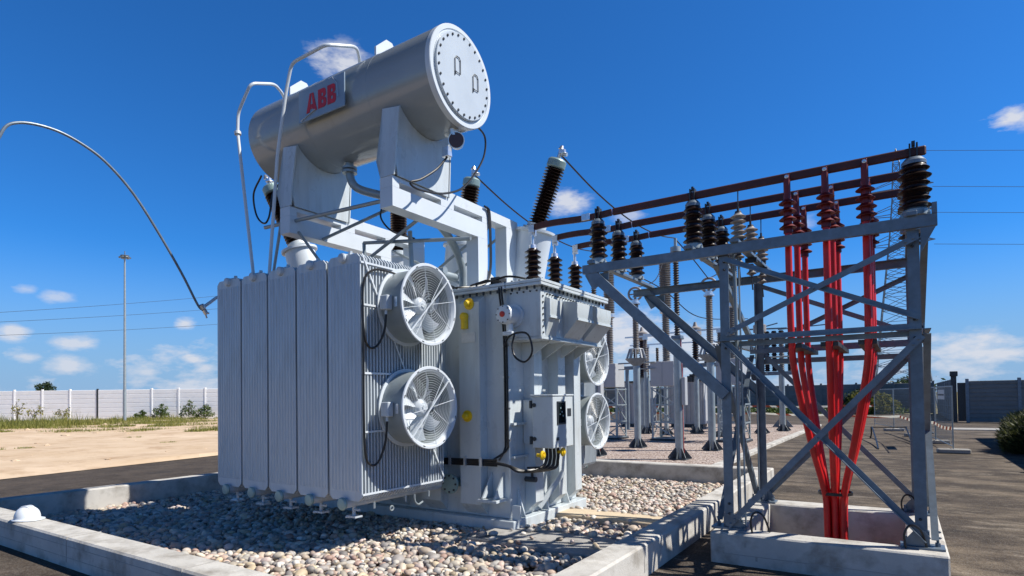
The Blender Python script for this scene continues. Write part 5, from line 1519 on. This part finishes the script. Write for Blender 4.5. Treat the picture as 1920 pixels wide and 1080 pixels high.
# shrubs in front of the white wall
for i, (x, y, h, lab) in enumerate(((-57.6, 28.1, 1.5, 'leafy green shrub in front of the white wall right of the lamp mast'), (-55.7, 29.7, 1.75, 'tall leafy shrub in front of the white wall midway to the radiators'), (-54.6, 30.6, 1.4, 'leafy shrub in front of the white wall next to the radiators'), (-59.0, 27.0, .9, 'small low shrub in front of the white wall close to the mast'))):
    bush('shrub', lab, 'shrub', (x, y, 0), [(0, 0, h*.45, h*.33), (.25, .2, h*.75, h*.24), (-.3, -.2, h*.6, h*.26), (.4, .3, h*.35, h*.28), (-.5, -.3, h*.3, h*.22), (.1, .1, h*.95, h*.16), (-.25, .1, h*.85, h*.14)], 420, 'leaf', .11, 'shrubs in front of the white wall', .02)
for i, (x, y, h, lab) in enumerate(((-64.5, 19.5, 2.0, 'thin tall weed with brown seed heads by the white wall at far left'), (-61.8, 19.8, 1.5, 'thin brown weed in front of the third wall panel'), (-62.5, 22.2, 1.2, 'thin brown weed in front of the fourth wall panel'))):
    t = thing('tall_weed', lab, 'weed', (x, y, 0), 'tall weeds by the white wall')
    mb = MB(); tips_ = []
    for k in range(7):
        a = random.uniform(0, 6.28); q = random.uniform(.2, .9); e = (q*math.cos(a), q*math.sin(a), h*random.uniform(.6, 1))
        mb.tube(curve_pts([(0, 0, 0), (e[0]*.3, e[1]*.3, e[2]*.6), e], 4), .014, 5); tips_.append(e)
    part('stems', mb, 'bark', t)
    leaf_cloud('leaves', np.concatenate([np.array(e)*np.array((1, 1, f))+rng.normal(0, .10, (9, 3)) for e in tips_ for f in (1, .75)]), 'leafy', .10, t)
# grass patches on the sand
def grass_patches():
    V, tint = [], []
    patches = []
    for k in range(170):             # continuous belt along the wall
        s = rng.uniform(-10, 10); p = A0+dd*s; off = rng.uniform(.8, 6.5) if s < 4 else rng.uniform(.8, 3.5)
        nrm = np.array((dd[1], -dd[0]))/np.linalg.norm(dd)
        q = p+nrm*off; patches.append((q[0], q[1], rng.uniform(.4, 1.4), rng.uniform(.15, .55)))
    for x, y, r, h in ((-50.4, 14.9, 3.6, .85), (-53.5, 16.0, 3.8, 1.0), (-49, 12.5, 3.0, .8), (-48.0, 16.5, 2.5, .55), (-52, 22.4, 4.5, .5), (-54, 20, 3.5, .5), (-49, 24, 3.4, .45), (-41.5, 21.3, 2.6, .30), (-38.9, 14.6, 1.5, .32), (-37, 16.8, 2.0, .25), (-31.8, 18.2, 1.4, .35), (-44, 18.2, 1.6, .35), (-36, 20.5, 1.5, .2), (-26, 8, .5, .15), (-29, 13, .5, .16), (-24, 12, .4, .12), (-33, 9, .6, .16), (-45, 12, 1.4, .35), (-47, 22, 2.5, .5), (-56, 27, 3, .6)):
        for k in range(9): patches.append((x+rng.normal(0, r*.45), y+rng.normal(0, r*.45), r*.4, h*rng.uniform(.6, 1.2)))
    for x, y, r, h in patches:
        n = int(70+90*r)
        a = rng.uniform(0, 6.28, n); q = r*np.sqrt(rng.uniform(0, 1, n))
        bx_, by_ = x+q*np.cos(a), y+q*np.sin(a)
        hh = h*rng.uniform(.3, 1.2, n)*(1-.5*(q/r)**2); w = rng.uniform(.015, .035, n); lean = rng.normal(0, .25, (n, 2))*hh[:, None]
        t = rng.uniform(0, 6.28, n)
        B = np.c_[bx_, by_, np.full(n, .02)]
        S_ = np.c_[np.cos(t)*w, np.sin(t)*w, np.zeros(n)]
        V.append(np.stack([B-S_, B+S_, B+np.c_[lean, hh]], 1)); tint.append(np.repeat(np.clip(rng.normal(.5, .25, n), 0, 1), 3))
    V = np.concatenate(V).reshape(-1, 3); tint = np.concatenate(tint); n = len(V)//3
    me = bpy.data.meshes.new('grass'); me.vertices.add(len(V)); me.vertices.foreach_set('co', V.ravel())
    me.loops.add(n*3); me.loops.foreach_set('vertex_index', np.arange(n*3, dtype=np.int32))
    me.polygons.add(n); me.polygons.foreach_set('loop_start', (np.arange(n)*3).astype(np.int32)); me.update(calc_edges=True)
    a = me.attributes.new('tint', 'FLOAT', 'POINT'); a.data.foreach_set('value', tint)
    o = bpy.data.objects.new('grass', me); me.materials.append(M['grass']); COL.objects.link(o)
    tag(o, 'dry green grass in tufts on the sand before the white wall', 'grass', None, 'stuff')
grass_patches()
def clods():
    tv, tf = ico(1); V, Q = [], []; n = 900
    x = rng.uniform(-60, -18.5, n); y = rng.uniform(-4, 40, n); r = rng.lognormal(math.log(.05), .55, n)
    for k in range(n):
        if x[k] > -17.4-.17*(y[k]-4.7): continue
        V.append(tv*(1+.25*np.sin(tv.sum(1)*5+k))[:, None]*r[k]*np.array((1.3, 1, .7))+np.array((x[k], y[k], .06))); Q.append(tf+len(tv)*len(Q))
    V = np.concatenate(V); Q = np.concatenate(Q)
    me = bpy.data.meshes.new('clods'); me.from_pydata(V.tolist(), [], Q.tolist()); me.update()
    o = bpy.data.objects.new('clods', me); me.materials.append(M['sand']); COL.objects.link(o)
    tag(o, 'clods and small stones scattered over the pale sand', 'stones', None, 'stuff')
clods()
# verge before the back wall and far tree line
c = []
for k in range(240):
    x = rng.uniform(-45, 1.0); r = rng.uniform(.3, .6)
    c.append(np.array((x, 53.6-rng.uniform(0, 1.5), r*.6))+rng.normal(0, 1, (30, 3))*np.array((r, r*.6, r*.35)))
o = leaf_cloud('verge_grass', np.concatenate(c), 'leaf', .12, None, up=1); tag(o, 'green weeds along the foot of the back wall', 'weeds', None, 'stuff')
c = []
for k in range(800):
    x = rng.uniform(-80, 3); top = 2.9+.9*math.sin(x*.09)+.5*math.sin(x*.37+1)+.3*math.sin(x*1.3); z = rng.uniform(.3, 1)*top; r = rng.uniform(.5, 1.0)
    c.append(np.array((x, 118+rng.uniform(-4, 4), z))+rng.normal(0, 1, (60, 3))*np.array((r*1.3, r, r*.35)))
o = leaf_cloud('tree_line', np.concatenate(c), 'leafd', .34, None); tag(o, 'far dark tree line on the horizon behind the back wall', 'tree line', None, 'stuff')
